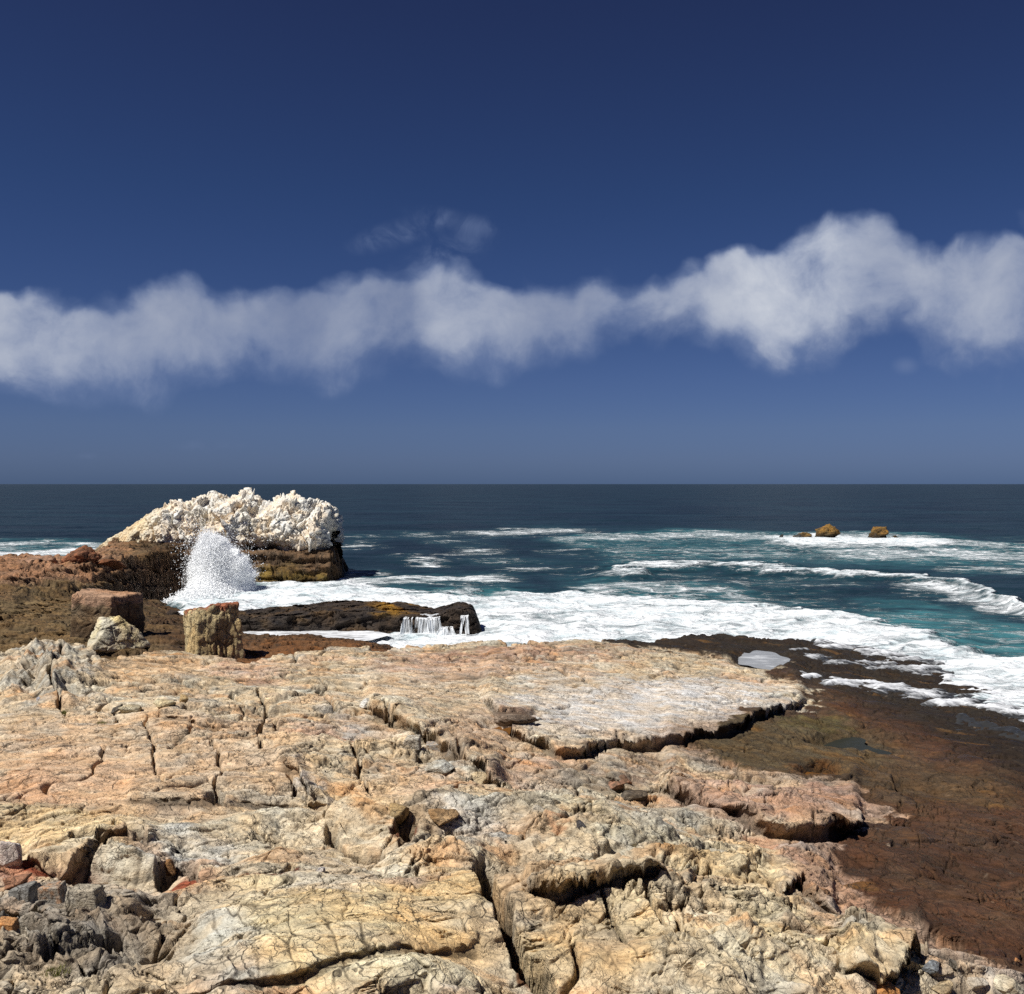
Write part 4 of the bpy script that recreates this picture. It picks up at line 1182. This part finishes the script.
fall('waterfall', 'wide white fall of water over the dark ledge', -4.25, -2.85, .78, -.10, 38.9, 1, .25, lambda u: -.25 + .65 * sstep(.15, .7, np.array(u)))
fall('waterfall', 'narrow white fall near the tip of the dark ledge', -2.00, -1.72, .86, .10, 38.9, 3, .5, lambda u: .15 + 0 * u)
fall('waterfall', 'low white spill between the wide and the narrow fall', -2.75, -2.35, .42, -.10, 38.75, 4, 1.4, lambda u: .0 * u)


# ------------------------------------------------------------------ the sea
def sea():
    pxs = np.concatenate([np.arange(-900, -30, 14), np.arange(-30, 1055, 1.25), np.arange(1055, 1950, 14)]).astype(f32)
    q = np.concatenate([np.linspace(330, 200, 90)[:-1], np.linspace(200, 14, 900)[:-1], np.linspace(14, .25, 90)])
    ds = (EYE * F / q).astype(f32)
    ds = np.concatenate([ds, [60000.0]]).astype(f32)
    D, PX = np.meshgrid(ds, pxs, indexing='ij')
    X = (PX - 512) * D / F
    q0 = HZ + EYE * F / D
    Dn = np.minimum(D, 600)
    Xn = np.clip(X, -600, 600)
    wA = fbm2(Xn * .06, Dn * .10, 5, 300); wB = fbm2(Xn * .22, Dn * .4, 5, 310); wC = fbm2(Xn * .9, Dn * 1.6, 5, 320)
    sc_ = np.clip((q0 - HZ) / 100, .08, 2)
    P = PX + 34 * wA + 10 * wB
    Q = q0 + sc_ * (7 * wA + 7 * wB + 3.0 * wC)
    foam = np.zeros(D.shape, f32); turq = np.zeros(D.shape, f32); Z = np.zeros(D.shape, f32)
    # swell
    amp = sstep(700, 150, D)
    Z += amp * (.22 * perlin2(Xn * .02 + 3, Dn * .10, 330) + .14 * perlin2(Xn * .06, Dn * .22, 331) + .10 * ridge2(Xn * .16, Dn * .34, 3, 332) + .035 * fbm2(Xn * .8, Dn * 1.2, 3, 333) * sstep(150, 60, D))

    def line(pts, up, dn, s, tq=0.0, raise_=0.0):
        """a line of breaking water: sharp on the far side, trailing towards the shore"""
        nonlocal foam, turq, Z
        xs = [a for a, b in pts]; ys = [b for a, b in pts]
        e = np.interp(P, xs, ys).astype(f32)
        win = sstep(xs[0] - 25, xs[0] + 25, P) * sstep(xs[-1] + 25, xs[-1] - 25, P)
        t = Q - e
        k = np.where(t < 0, np.exp(-(t / up) ** 2), np.exp(-(t / dn) ** 2)) * win
        foam = np.maximum(foam, s * k)
        if tq:
            k2 = np.where(t < 0, np.exp(-(t / (up * 1.8)) ** 2), np.exp(-(t / (dn * 1.5)) ** 2)) * win
            turq = np.maximum(turq, .8 * tq * k2)
        if raise_:
            Z += raise_ * win * np.where(t < 0, np.exp(-(t / (up * 2)) ** 2), np.exp(-(t / (dn * 1.5)) ** 2))

    # the surf along the shore
    top = np.interp(P, [-900, 150, 200, 260, 345, 420, 520, 600, 690, 760, 840, 900, 960, 1024, 1200, 1950], [800, 640, 596, 594, 590, 596, 597, 597, 600, 606, 617, 630, 646, 664, 740, 900]).astype(f32)
    t = Q - top
    k = sstep(-7, 6, t)
    surf = k * (.88 - .05 * sstep(10, 60, t) + .30 * wB + .18 * wC)
    foam = np.maximum(foam, surf)
    Z += k * (.22 * np.exp(-((t - 6) / 16) ** 2) + .10 * fbm2(Xn * .7, Dn * .9, 4, 340) + .16 * ridge2(Xn * .3, Dn * .4, 3, 341))
    turq = np.maximum(turq, sstep(-12, 2, t) * .7)
    line([(330, 588), (400, 582), (470, 580), (515, 580)], 3, 5, .72, .5, .12)
    line([(560, 590), (620, 588), (700, 592), (760, 598)], 4, 6, .62, .8)
    line([(600, 578), (650, 571), (700, 568), (760, 571), (830, 577), (900, 580), (960, 588), (1000, 600), (1030, 612), (1200, 640)], 1.6, 2.6, .82, .45, .35)
    line([(900, 588), (950, 592), (1000, 604), (1040, 615)], 4, 9, .66, .3)
    line([(560, 540), (640, 538), (700, 536), (780, 539), (860, 538), (940, 542), (1024, 550), (1200, 560)], 2.5, 6, .56, .75, .25)
    line([(760, 541), (830, 541), (900, 543), (960, 546)], 2.5, 6, .95, .6, .2)
    line([(600, 551), (760, 551), (900, 552), (1060, 560)], 7, 11, .36, .55)
    line([(820, 556), (900, 555), (960, 556), (1060, 562)], 5, 8, .62, .9)
    line([(640, 551), (720, 553), (800, 556)], 4, 6, .45, .7)
    line([(940, 572), (1000, 570), (1050, 573)], 3, 4, .55, .5)
    line([(840, 628), (900, 626), (960, 634), (1040, 648)], 8, 14, .35, 1.0)
    line([(850, 617), (930, 618), (1060, 640)], 7, 10, .30, 1.0)
    for a, b, y, w, s in [(340, 372, 547, 2.2, .75), (345, 382, 537, 1.5, .6), (415, 452, 565, 3, .85), (395, 420, 556, 2.2, .6), (455, 500, 551, 4, .72), (470, 540, 534, 2.5, .62), (400, 440, 536, 2, .5), (500, 585, 531, 2.4, .6),
                         (480, 520, 562, 3, .5), (540, 600, 551, 3, .5), (500, 580, 571, 2.5, .48), (340, 380, 574, 3, .7), (620, 690, 560, 2.5, .4), (560, 640, 577, 2.5, .45), (700, 760, 583, 3, .45), (800, 880, 590, 3, .4), (430, 480, 543, 2, .4), (600, 680, 585, 3, .5), (655, 720, 582, 3, .45)]:
        line([(a, y), (b, y - 1)], w * .8, w * 1.2, s, .25)
    # left of the headland
    line([(-200, 546), (0, 546), (60, 545), (120, 548), (170, 546)], 2, 4, .62, .7, .1)
    line([(-200, 556), (0, 556), (60, 553), (150, 553), (180, 555)], 4, 9, .80, .9, .1)
    # foam round the islet
    line([(255, 588), (300, 584), (350, 586), (380, 590)], 4, 8, .95, .5)
    line([(190, 602), (240, 598), (300, 599), (360, 600)], 7, 12, 1.05, .2, .15)
    line([(775, 543), (850, 543), (940, 545)], 2.5, 6, 1.0, .5)
    # stray whitecaps
    wc = sstep(.40, .62, fbm2(Xn * .05, Dn * .16, 5, 350)) * sstep(500, 120, D)
    foam = np.maximum(foam, .42 * wc * sstep(524, 540, q0))
    # pale patches drifting between the breakers
    dr = sstep(-.1, .45, fbm2(Xn * .045 + 9, Dn * .11, 5, 360)) * sstep(530, 545, q0)
    foam = np.maximum(foam, .24 * dr * sstep(480, 620, P)); turq = np.maximum(turq, .22 * dr * sstep(420, 700, P))
    far = sstep(90, 500, D)
    Z -= np.where(D > 20000, 0, 0)
    o = mesh_obj('sea', np.stack([X, D, Z], -1).reshape(-1, 3), grid_faces(len(ds), len(pxs)), M_SEA, None, {'foam': foam, 'turq': turq, 'far': far})
    tag(o, 'dark blue sea with white surf', 'sea', kind='structure')


sea()


# ------------------------------------------------------------------ water lying and running on the rock
def disc_pool(name, label, px, py, rx, ry, mat, foam=0.0, lift=0.0, src='shore'):
    pos = on_shore(px, py) if src == 'shore' else on_headland(px, py)
    d = pos[1]
    if src == 'shore':
        zb = float(_zb(np.array([px / 100.0], f32), np.array([math.log(d) * 5], f32))[0]); 
        d = (EYE - zb) / ((py - HZ) / F); z = zb - .06 + lift
    else:
        z = pos[2] + lift
    a = np.linspace(0, 2 * np.pi, 72, endpoint=False)
    rr = 1 + .18 * np.sin(3 * a + px) + .10 * np.sin(5 * a + py) + .05 * np.sin(11 * a)
    wx = rx * d / F; wy = ry * d * d / (EYE - z) / F
    rings = [0.02, .35, .7, 1.0, 1.25]
    V = np.array([(wx * r * q * math.cos(t), wy * r * q * math.sin(t), 0) for r in rings for q, t in zip(rr, a)])
    Fc = grid_faces(len(rings), 72, True)[:, ::-1]
    fo = np.repeat([foam * (1 - .35 * r) for r in rings], 72)
    o = mesh_obj(name, V, Fc, mat, None, {'foam': fo}, loc=((px - 512) * d / F, d, z))
    tag(o, label, 'tide pool', kind='structure')


M_POOL = pool_material('pool_water', (.026, .028, .022))
M_OCHRE = pool_material('ochre_pool_water', (.14, .06, .015))
M_REDP = pool_material('red_pool_water', (.12, .022, .010))
M_FOAMP = pool_material('foamy_pool_water', (.035, .035, .035))
M_FROTH = pool_material('froth_water', (.26, .27, .28))
disc_pool('tide_pool', 'dark still tide pool on the olive shelf', 840, 745, 34, 9, M_POOL)
disc_pool('tide_pool', 'small ochre pool above the pink ledge', 825, 776, 22, 5, M_OCHRE)
disc_pool('tide_pool', 'rust brown pool under the edge of the pale slab', 505, 728, 20, 5, M_OCHRE)
disc_pool('tide_pool', 'foamy pale pool on the dark shelf by the surf', 760, 662, 24, 8, M_FROTH, .50, .11)


def wash():
    """the backwash that runs off the low right shelf: a sheet the rock pokes through"""
    pxs = np.arange(600, 1380, 1.6).astype(f32)
    ds = np.arange(17, 39, .06).astype(f32)
    D, PX = np.meshgrid(ds, pxs, indexing='ij'); X = (PX - 512) * D / F
    zb = _zb(PX / f32(100), np.log(D) * f32(5)); Q = HZ + F * (EYE - zb) / D
    n = fbm2(X * .5, D * .5, 4, 400); P = PX + 12 * n; Qn = Q + 4 * fbm2(X * 1.2, D * 1.2, 4, 401)
    st = fbm2((X * .8 + D * .6) * .5, (D * .8 - X * .6) * 2.2, 5, 402, .6)
    lv = np.full(D.shape, -.35, f32); foam = np.zeros(D.shape, f32)
    for pts, w, s in [([(800, 676), (830, 683), (860, 686), (905, 692), (950, 704), (1040, 720)], 6, .62), ([(790, 652), (830, 662), (870, 668), (930, 672), (960, 678)], 8, .50),
                      ([(880, 690), (930, 698), (980, 704), (1060, 730)], 12, .50), ([(950, 680), (980, 692), (1030, 706), (1100, 740)], 14, .66), ([(820, 645), (880, 655), (940, 664)], 8, .55), ([(960, 722), (1000, 732), (1060, 752)], 9, .30)]:
        g = polydist(P, Qn, pts) / w
        k = np.exp(-g ** 2)
        lv = np.maximum(lv, -.35 + .40 * k); foam = np.maximum(foam, s * k * (.95 + .9 * st))
    lv = np.where(lv > -.34, lv + .05 + .18 * st, lv)
    Z = zb + lv + .02 * n
    keep = (lv > -.25)
    V = np.stack([X, D, Z], -1).reshape(-1, 3); Fc = grid_faces(len(ds), len(pxs)); kp = keep.reshape(-1)
    Fc = Fc[kp[Fc].any(1)]
    used = np.zeros(len(V), bool); used[Fc.ravel()] = True
    idx = np.cumsum(used) - 1
    o = mesh_obj('backwash_water', V[used], idx[Fc], M_FOAMP, None, {'foam': foam.reshape(-1)[used]})
    tag(o, 'foam streaked water draining over the dark shelf', 'water', kind='structure')


wash()


def channel_water():
    """white water standing in the gully in front of the ledge and behind the upright block"""
    for nm, lab, pts, z, fo in [('tide_pool', 'foam covered pool between the dark ledge and the brown rock', [(-11.2, 35.6), (-8, 35.2), (-5.2, 36.8), (-4.6, 38.2), (-5.5, 39.3), (-11.8, 39.4)], .24, .62),
                                ('tide_pool', 'white foam tongue left of the upright block', [(-15.6, 42.0), (-14, 40.2), (-12.6, 39.6), (-10.6, 40.4), (-10.6, 43.6), (-13, 44.2)], .52, .8)]:
        pts = np.array(pts); c = pts.mean(0); n = 72
        th = np.linspace(0, 1, n, endpoint=False) * len(pts)
        i = th.astype(int); f = th - i
        ring = pts[i] * (1 - f)[:, None] + pts[(i + 1) % len(pts)] * f[:, None]
        rings = [0.02, .3, .6, .85, 1.0]
        V = np.concatenate([np.c_[(ring - c) * r, np.zeros(n)] for r in rings])
        area = np.cross(np.roll(ring - c, -1, 0) - (ring - c), ring - c).sum()
        Fc = grid_faces(len(rings), n, True)
        o = mesh_obj(nm, V, Fc, M_FOAMP, None, {'foam': np.full(len(V), fo)}, loc=(c[0], c[1], z))
        tag(o, lab, 'tide pool', kind='structure')


channel_water()


# ------------------------------------------------------------------ the splash
def drops(centres, sizes, r):
    base = np.array([(1, 1, 1), (-1, -1, 1), (-1, 1, -1), (1, -1, -1)], float) * .8
    fc = np.array([(0, 2, 1), (0, 1, 3), (0, 3, 2), (1, 2, 3)])
    n = len(centres)
    st = (1 + .8 * r.random((n, 1, 3))) * np.sign(r.random((n, 1, 3)) - .5)
    V = centres[:, None] + base[None] * sizes[:, None, None] * st
    Fa = fc[None] + (np.arange(n) * 4)[:, None, None]
    return V.reshape(-1, 3), Fa.reshape(-1, 3)


def splash():
    r = np.random.default_rng(5)
    d0 = 51.8
    def w(px, py): return np.array([(px - 512) * d0 / F, d0, EYE - (py - HZ) * d0 / F])
    cs = []; ss = []
    # outline of the plume, filled with drops that gather into rising jets
    L = np.array([(526, 205), (530, 199), (540, 194), (556, 190), (575, 188), (600, 186)], float)
    Rr = np.array([(526, 209), (531, 218), (541, 230), (551, 242), (562, 252), (574, 257), (584, 253), (600, 264)], float)
    n = 430000
    py = 526 + 74 * r.random(n) ** .8
    l = np.interp(py, L[:, 0], L[:, 1]); q_ = np.interp(py, Rr[:, 0], Rr[:, 1])
    u_ = r.random(n); px = l + (q_ - l) * u_
    edge = np.minimum(u_, 1 - u_) * 2 * np.clip((py - 524) / 22, 0, 1)
    ang = np.arctan2(px - 206, 612 - py)
    jet = fbm2(ang * 14, (612 - py) * .035, 4, 420) + .5 * fbm2(px * .12, py * .12, 4, 421)
    dens_ = sstep(-.55, .75, jet + 1.5 * edge - .55 + .012 * (py - 560))
    ok = r.random(n) < dens_ * (.85 - .55 * sstep(.35, .8, edge))
    px, py, edge = px[ok], py[ok], edge[ok]; n = len(px)
    px = px + 1.3 * r.normal(size=n) * (1 - edge); py = py + 1.6 * r.normal(size=n)
    cs.append(np.c_[(px - 512) * d0 / F, d0 + (.25 + .55 * edge) * r.normal(size=n), EYE - (py - HZ) * d0 / F]); ss.append(.005 + .010 * edge + .013 * r.random(n) ** 5)
    n = 2600      # fine far-flung drops
    px = 210 + 26 * r.normal(size=n); py = 562 + 20 * r.normal(size=n)
    ok = (px > 178) & (px < 264) & (py > 518)
    cs.append(np.c_[(px - 512) * d0 / F, d0 + .7 * r.normal(size=n), EYE - (py - HZ) * d0 / F][ok]); ss.append((.007 + .014 * r.random(n) ** 2)[ok])
    # churned heap at the foot
    n = 120000
    px = 226 + 24 * r.normal(size=n); hgt = np.abs(r.normal(size=n)) * .45 * np.exp(-((px - 218) / 30) ** 2)
    cs.append(np.c_[(px - 512) * d0 / F, d0 - .8 + 1.0 * r.normal(size=n), .05 + hgt]); ss.append(.010 + .024 * r.random(n) ** 3)
    V, Fc = drops(np.concatenate(cs), np.concatenate(ss), r)
    yc_ = np.linspace(536, 600, 90); nr = 120
    l_ = np.interp(yc_, L[:, 0], L[:, 1]); q_ = np.interp(yc_, Rr[:, 0], Rr[:, 1])
    th = np.linspace(0, 2 * np.pi, nr, endpoint=False)
    cc = (l_ + q_) / 2; hw = (q_ - l_) / 2 * np.interp(yc_, [536, 548, 600], [.30, .72, .96])
    cx = (cc[:, None] + hw[:, None] * np.cos(th) - 512) * d0 / F; cz_ = np.repeat(EYE - (yc_ - HZ) * d0 / F, nr).reshape(90, nr)
    cy = d0 + np.interp(yc_, [536, 560, 600], [.12, .8, 2.3])[:, None] * np.sin(th) + .3
    Pc = np.stack([cx, cy, cz_], -1).reshape(-1, 3)
    nn = np.stack([np.cos(th), np.sin(th), th * 0], -1)[None].repeat(90, 0).reshape(-1, 3)
    Pc = Pc + (nn + np.array([0, 0, .5])) * (.40 * fbm3(Pc * np.array([2.2, 2.2, 1.2]), 5, 70, .65) + .16 * fbm3(Pc * 7, 4, 71, .7))[:, None]
    qf = grid_faces(90, nr, True); tf = np.r_[qf[:, [0, 1, 2]], qf[:, [0, 2, 3]]]
    Fc = np.r_[Fc, tf + len(V)]; V = np.r_[V, Pc]
    o = mesh_obj('wave_splash', V, Fc, M_SPRAY, smooth=False)
    tag(o, 'white plume of spray thrown up where the wave hits the islet', 'splash')
    # fine mist hanging in and round the drops
    ys = np.linspace(519, 603, 40); nr = 28
    lx = np.interp(ys, L[:, 0], L[:, 1]) - 5; rx = np.interp(ys, Rr[:, 0], Rr[:, 1]) + 5
    Vm = []
    for y_, a, b in zip(ys, lx, rx):
        c = (a + b) / 2; h = (b - a) / 2
        for k in range(nr):
            th = 2 * np.pi * k / nr
            Vm.append(((c + h * math.cos(th) - 512) * d0 / F, d0 + 1.5 * math.sin(th) * min(1, (y_ - 515) / 30), EYE - (y_ - HZ) * d0 / F))
    Vm = np.array(Vm); Fm = grid_faces(40, nr, True)
    m = bpy.data.materials.new('spray_mist'); m.use_nodes = True
    nt = NT(m.node_tree); nt.n.remove(nt.n['Principled BSDF'])
    tc = nt.new('ShaderNodeTexCoord'); pos = nt.new('ShaderNodeNewGeometry').outputs['Position']
    sp = nt.new('ShaderNodeSeparateXYZ'); nt.l.new(tc.outputs['Generated'], sp.inputs[0])
    def fall_(v): return nt.math('MULTIPLY', nt.maprange(v, 0.0, 0.35), nt.maprange(v, 1.0, 0.65))
    den = nt.math('MULTIPLY', nt.math('MULTIPLY', nt.maprange(sp.outputs[1], 0, .5), nt.maprange(sp.outputs[1], 1, .5)), nt.maprange(sp.outputs[2], 1.0, 0.45, 0.12, 1.0))
    den = nt.math('MULTIPLY', den, nt.maprange(nt.noise(pos, 1.5, 5.0, .6), .36, .62))
    pv = nt.new('ShaderNodeVolumeScatter'); pv.inputs['Color'].default_value = (.98, .98, .98, 1); nt.l.new(nt.math('MULTIPLY', den, .38), pv.inputs['Density'])
    nt.l.new(pv.outputs[0], nt.n['Material Output'].inputs['Volume'])
    mesh_obj('mist', Vm, Fm, m, parent=o)


splash()


# ------------------------------------------------------------------ loose stones of the foreground
def stone(label, px, py, wpx, hpx, seed, c1, c2, ctop=None, group=None, sink=.36, cat='stone', name='stone', dep=1.0, **kw):
    pos = on_shore(px, py + hpx * .35)
    d = pos[1]
    w_ = wpx * d / F; h_ = hpx * d / F * 1.15
    return boulder(name, label, cat, pos, (w_, w_ * .8 * dep, h_), seed, c1, c2, ctop, group=group or 'loose stones on the bedrock shore', sink=sink, **kw)


STONES = [
    ('rounded grey-tan stone wedged above the dark joint in mid foreground', 396, 812, 26, 20, 51, C(176, 156, 118), C(150, 132, 100), dict(nplane=30, rough=.03)),
    ('brown stone with a pale chipped face lying in the reddish hollow at left', 167, 868, 17, 15, 52, C(150, 110, 70), C(120, 86, 56), dict(nplane=14)),
    ('grey cube-like block beside the red stained rock at the left edge', 22, 898, 27, 26, 53, C(150, 146, 138), C(128, 124, 116), dict(box=1.5, nplane=6)),
    ('grey block with an orange blotch, second from the left edge', 51, 894, 27, 22, 54, C(164, 158, 148), C(184, 150, 122), dict(box=1.5, nplane=6)),
    ('wide light grey block right of the orange blotched block', 84, 896, 36, 24, 55, C(176, 172, 160), C(158, 154, 142), dict(box=1.4, nplane=6)),
    ('bright orange stone at the left edge low in the foreground', 4, 926, 22, 16, 56, ORANGE, C(184, 132, 84), dict(box=1.2, nplane=8)),
    ('pale mauve white rock at the left edge above the red rock', 8, 852, 30, 34, 57, C(214, 208, 204), C(196, 186, 184), dict(nplane=14)),
    ('rust red lump of rock at the left edge beside the grey cube', 12, 880, 42, 22, 58, C(172, 128, 102), C(150, 110, 86), dict(nplane=16, rough=.09)),
    ('off white lump of quartz on the tan bedrock left of centre', 368, 702, 18, 9, 60, WHITE, C(214, 206, 192), dict(nplane=14)),
    ('small white stone on the near lip of the pale slab', 538, 718, 11, 6, 61, WHITE, C(216, 214, 210), dict(nplane=10)),
    ('dark layered lens of rock at the left end of the pale slab', 515, 717, 48, 13, 62, C(112, 94, 78), C(140, 122, 104), dict(nplane=20, rough=.08)),
    ('pale grey broken rubble block at the foot of the grey step', 440, 764, 34, 18, 63, C(200, 196, 182), C(176, 170, 156), dict(nplane=14, rough=.08)),
    ('pale knob right of the broken rubble block', 482, 778, 20, 14, 64, C(204, 192, 164), C(180, 168, 142), dict(nplane=18)),
    ('pale squat block above the rubble under the grey step', 412, 742, 20, 12, 65, C(196, 190, 176), C(176, 166, 148), dict(box=1.2, nplane=8)),
    ('grey block with tan top beside the squat block under the step', 436, 747, 22, 11, 66, C(168, 164, 158), C(196, 170, 140), dict(box=1.2, nplane=8)),
    ('brown rough boulder right of the rounded grey-tan stone', 442, 816, 34, 20, 67, C(176, 146, 108), C(150, 124, 92), dict(nplane=14, rough=.09)),
    ('blue-grey dark stone beside the orange streak', 579, 822, 15, 12, 68, C(84, 84, 88), C(70, 68, 70), dict(nplane=12)),
    ('small pale stone with a bluish face above the yellow slab', 321, 871, 13, 7, 69, C(206, 204, 202), C(176, 176, 186), dict(nplane=10)),
    ('reddish brown jutting rock between the pale slab and the pink ledge', 622, 780, 36, 16, 70, C(160, 120, 96), C(122, 96, 76), dict(nplane=14, rough=.09)),
    ('dark grey rock below the reddish jutting rock', 634, 796, 30, 11, 71, C(92, 84, 74), C(116, 106, 92), dict(nplane=14, rough=.09)),
    ('grey angular wedge on the cream rock at upper left', 113, 711, 14, 12, 73, C(150, 144, 132), C(128, 122, 112), dict(nplane=8)),
    ('grey rounded cobble right of the angular wedge at upper left', 131, 708, 22, 9, 74, C(170, 162, 140), C(196, 186, 158), dict(nplane=22)),
    ('cream cobble in the middle of the row at upper left', 163, 703, 26, 10, 75, C(206, 196, 164), C(180, 168, 138), dict(nplane=22)),
    ('small tan cobble at the right end of the row at upper left', 183, 699, 11, 9, 76, C(196, 172, 128), C(176, 150, 110), dict(nplane=18)),
    ('pale mauve stone in the grey outcrop at far left', 36, 697, 15, 9, 77, C(204, 200, 206), C(184, 180, 180), dict(nplane=10)),
    ('large pale wedge-shaped rock at the right end of the yellow rocks', 908, 950, 54, 26, 78, C(206, 188, 148), C(178, 158, 120), dict(nplane=9, tilt=(0, .25))),
    ('orange tan split stone at the bottom edge right of centre', 884, 988, 36, 24, 79, C(206, 152, 96), C(190, 140, 96), dict(nplane=9)),
    ('blue-grey stone at the edge of the pebbles below the brown shelf', 934, 972, 24, 12, 80, C(140, 144, 146), C(116, 116, 116), dict(nplane=14)),
    ('dark grey stone right of the blue-grey stone by the pebbles', 958, 968, 20, 11, 81, C(120, 116, 108), C(96, 92, 86), dict(nplane=14)),
    ('cream stone at the bottom right corner of the pebbles', 1008, 986, 36, 16, 82, C(212, 200, 174), C(190, 178, 152), dict(nplane=20)),
    ('whitish flat stone in the middle of the pebbles', 978, 984, 28, 10, 83, C(214, 208, 196), C(192, 184, 170), dict(nplane=20)),
    ('tan rubble stone at the bottom edge of the pebbles', 946, 990, 26, 12, 84, C(190, 170, 136), C(170, 150, 120), dict(nplane=16)),
    ('tiny orange pebble at the right edge by the brown shelf', 1020, 963, 8, 6, 85, ORANGE, C(190, 110, 60), dict(nplane=12)),
    ('grey brown stone at the left end of the pebbles', 912, 982, 20, 12, 86, C(150, 138, 120), C(128, 118, 104), dict(nplane=14)),
]
for s in STONES:
    lab, px, py, w_, h_, sd, a, b, kw = s
    stone(lab, px, py, w_, h_, sd, a, b, sub=5 if w_ > 14 else 4, **kw)


# ------------------------------------------------------------------ tufts of moss
def moss_material():
    m = bpy.data.materials.new('moss_green'); m.use_nodes = True
    nt = NT(m.node_tree); bs = nt.n['Principled BSDF']
    geo = nt.new('ShaderNodeNewGeometry')
    n = nt.noise(geo.outputs['Position'], 30, 4)
    nt.l.new(nt.mix(n, (.10, .11, .02, 1), (.22, .20, .05, 1)), bs.inputs['Base Color']); bs.inputs['Roughness'].default_value = .9
    return m


M_MOSS = moss_material()


def tuft(label, px, py, wpx, seed):
    r = np.random.default_rng(seed)
    pos = on_shore(px, py); w_ = wpx * pos[1] / F / 2
    Vs, Fs = [], []
    for i in range(260):
        a = r.random() * 2 * np.pi; q = w_ * math.sqrt(r.random())
        x, y = q * math.cos(a), q * math.sin(a); h = (.25 + .5 * r.random()) * w_ * (1.1 - (q / w_) ** 2)
        lx, ly = r.normal() * .3 * w_, r.normal() * .3 * w_; t = .04 * w_ + .02 * w_ * r.random(); b = r.random() * 6.28
        k = len(Vs)
        Vs += [(x - t * math.cos(b), y - t * math.sin(b), -.03), (x + t * math.cos(b), y + t * math.sin(b), -.03), (x + lx, y + ly, h)]
        Fs.append((k, k + 1, k + 2))
    o = mesh_obj('moss_tuft', np.array(Vs), np.array(Fs), M_MOSS, loc=pos)
    tag(o, label, 'moss', 'moss tufts on the bedrock')


tuft('yellow-green tuft of moss on the cream rock at upper left', 64, 714, 8, 1)
tuft('faint olive moss tuft right of the yellow-green one', 100, 724, 9, 2)
tuft('olive moss cushion among the dark strata at lower left', 52, 976, 26, 3)
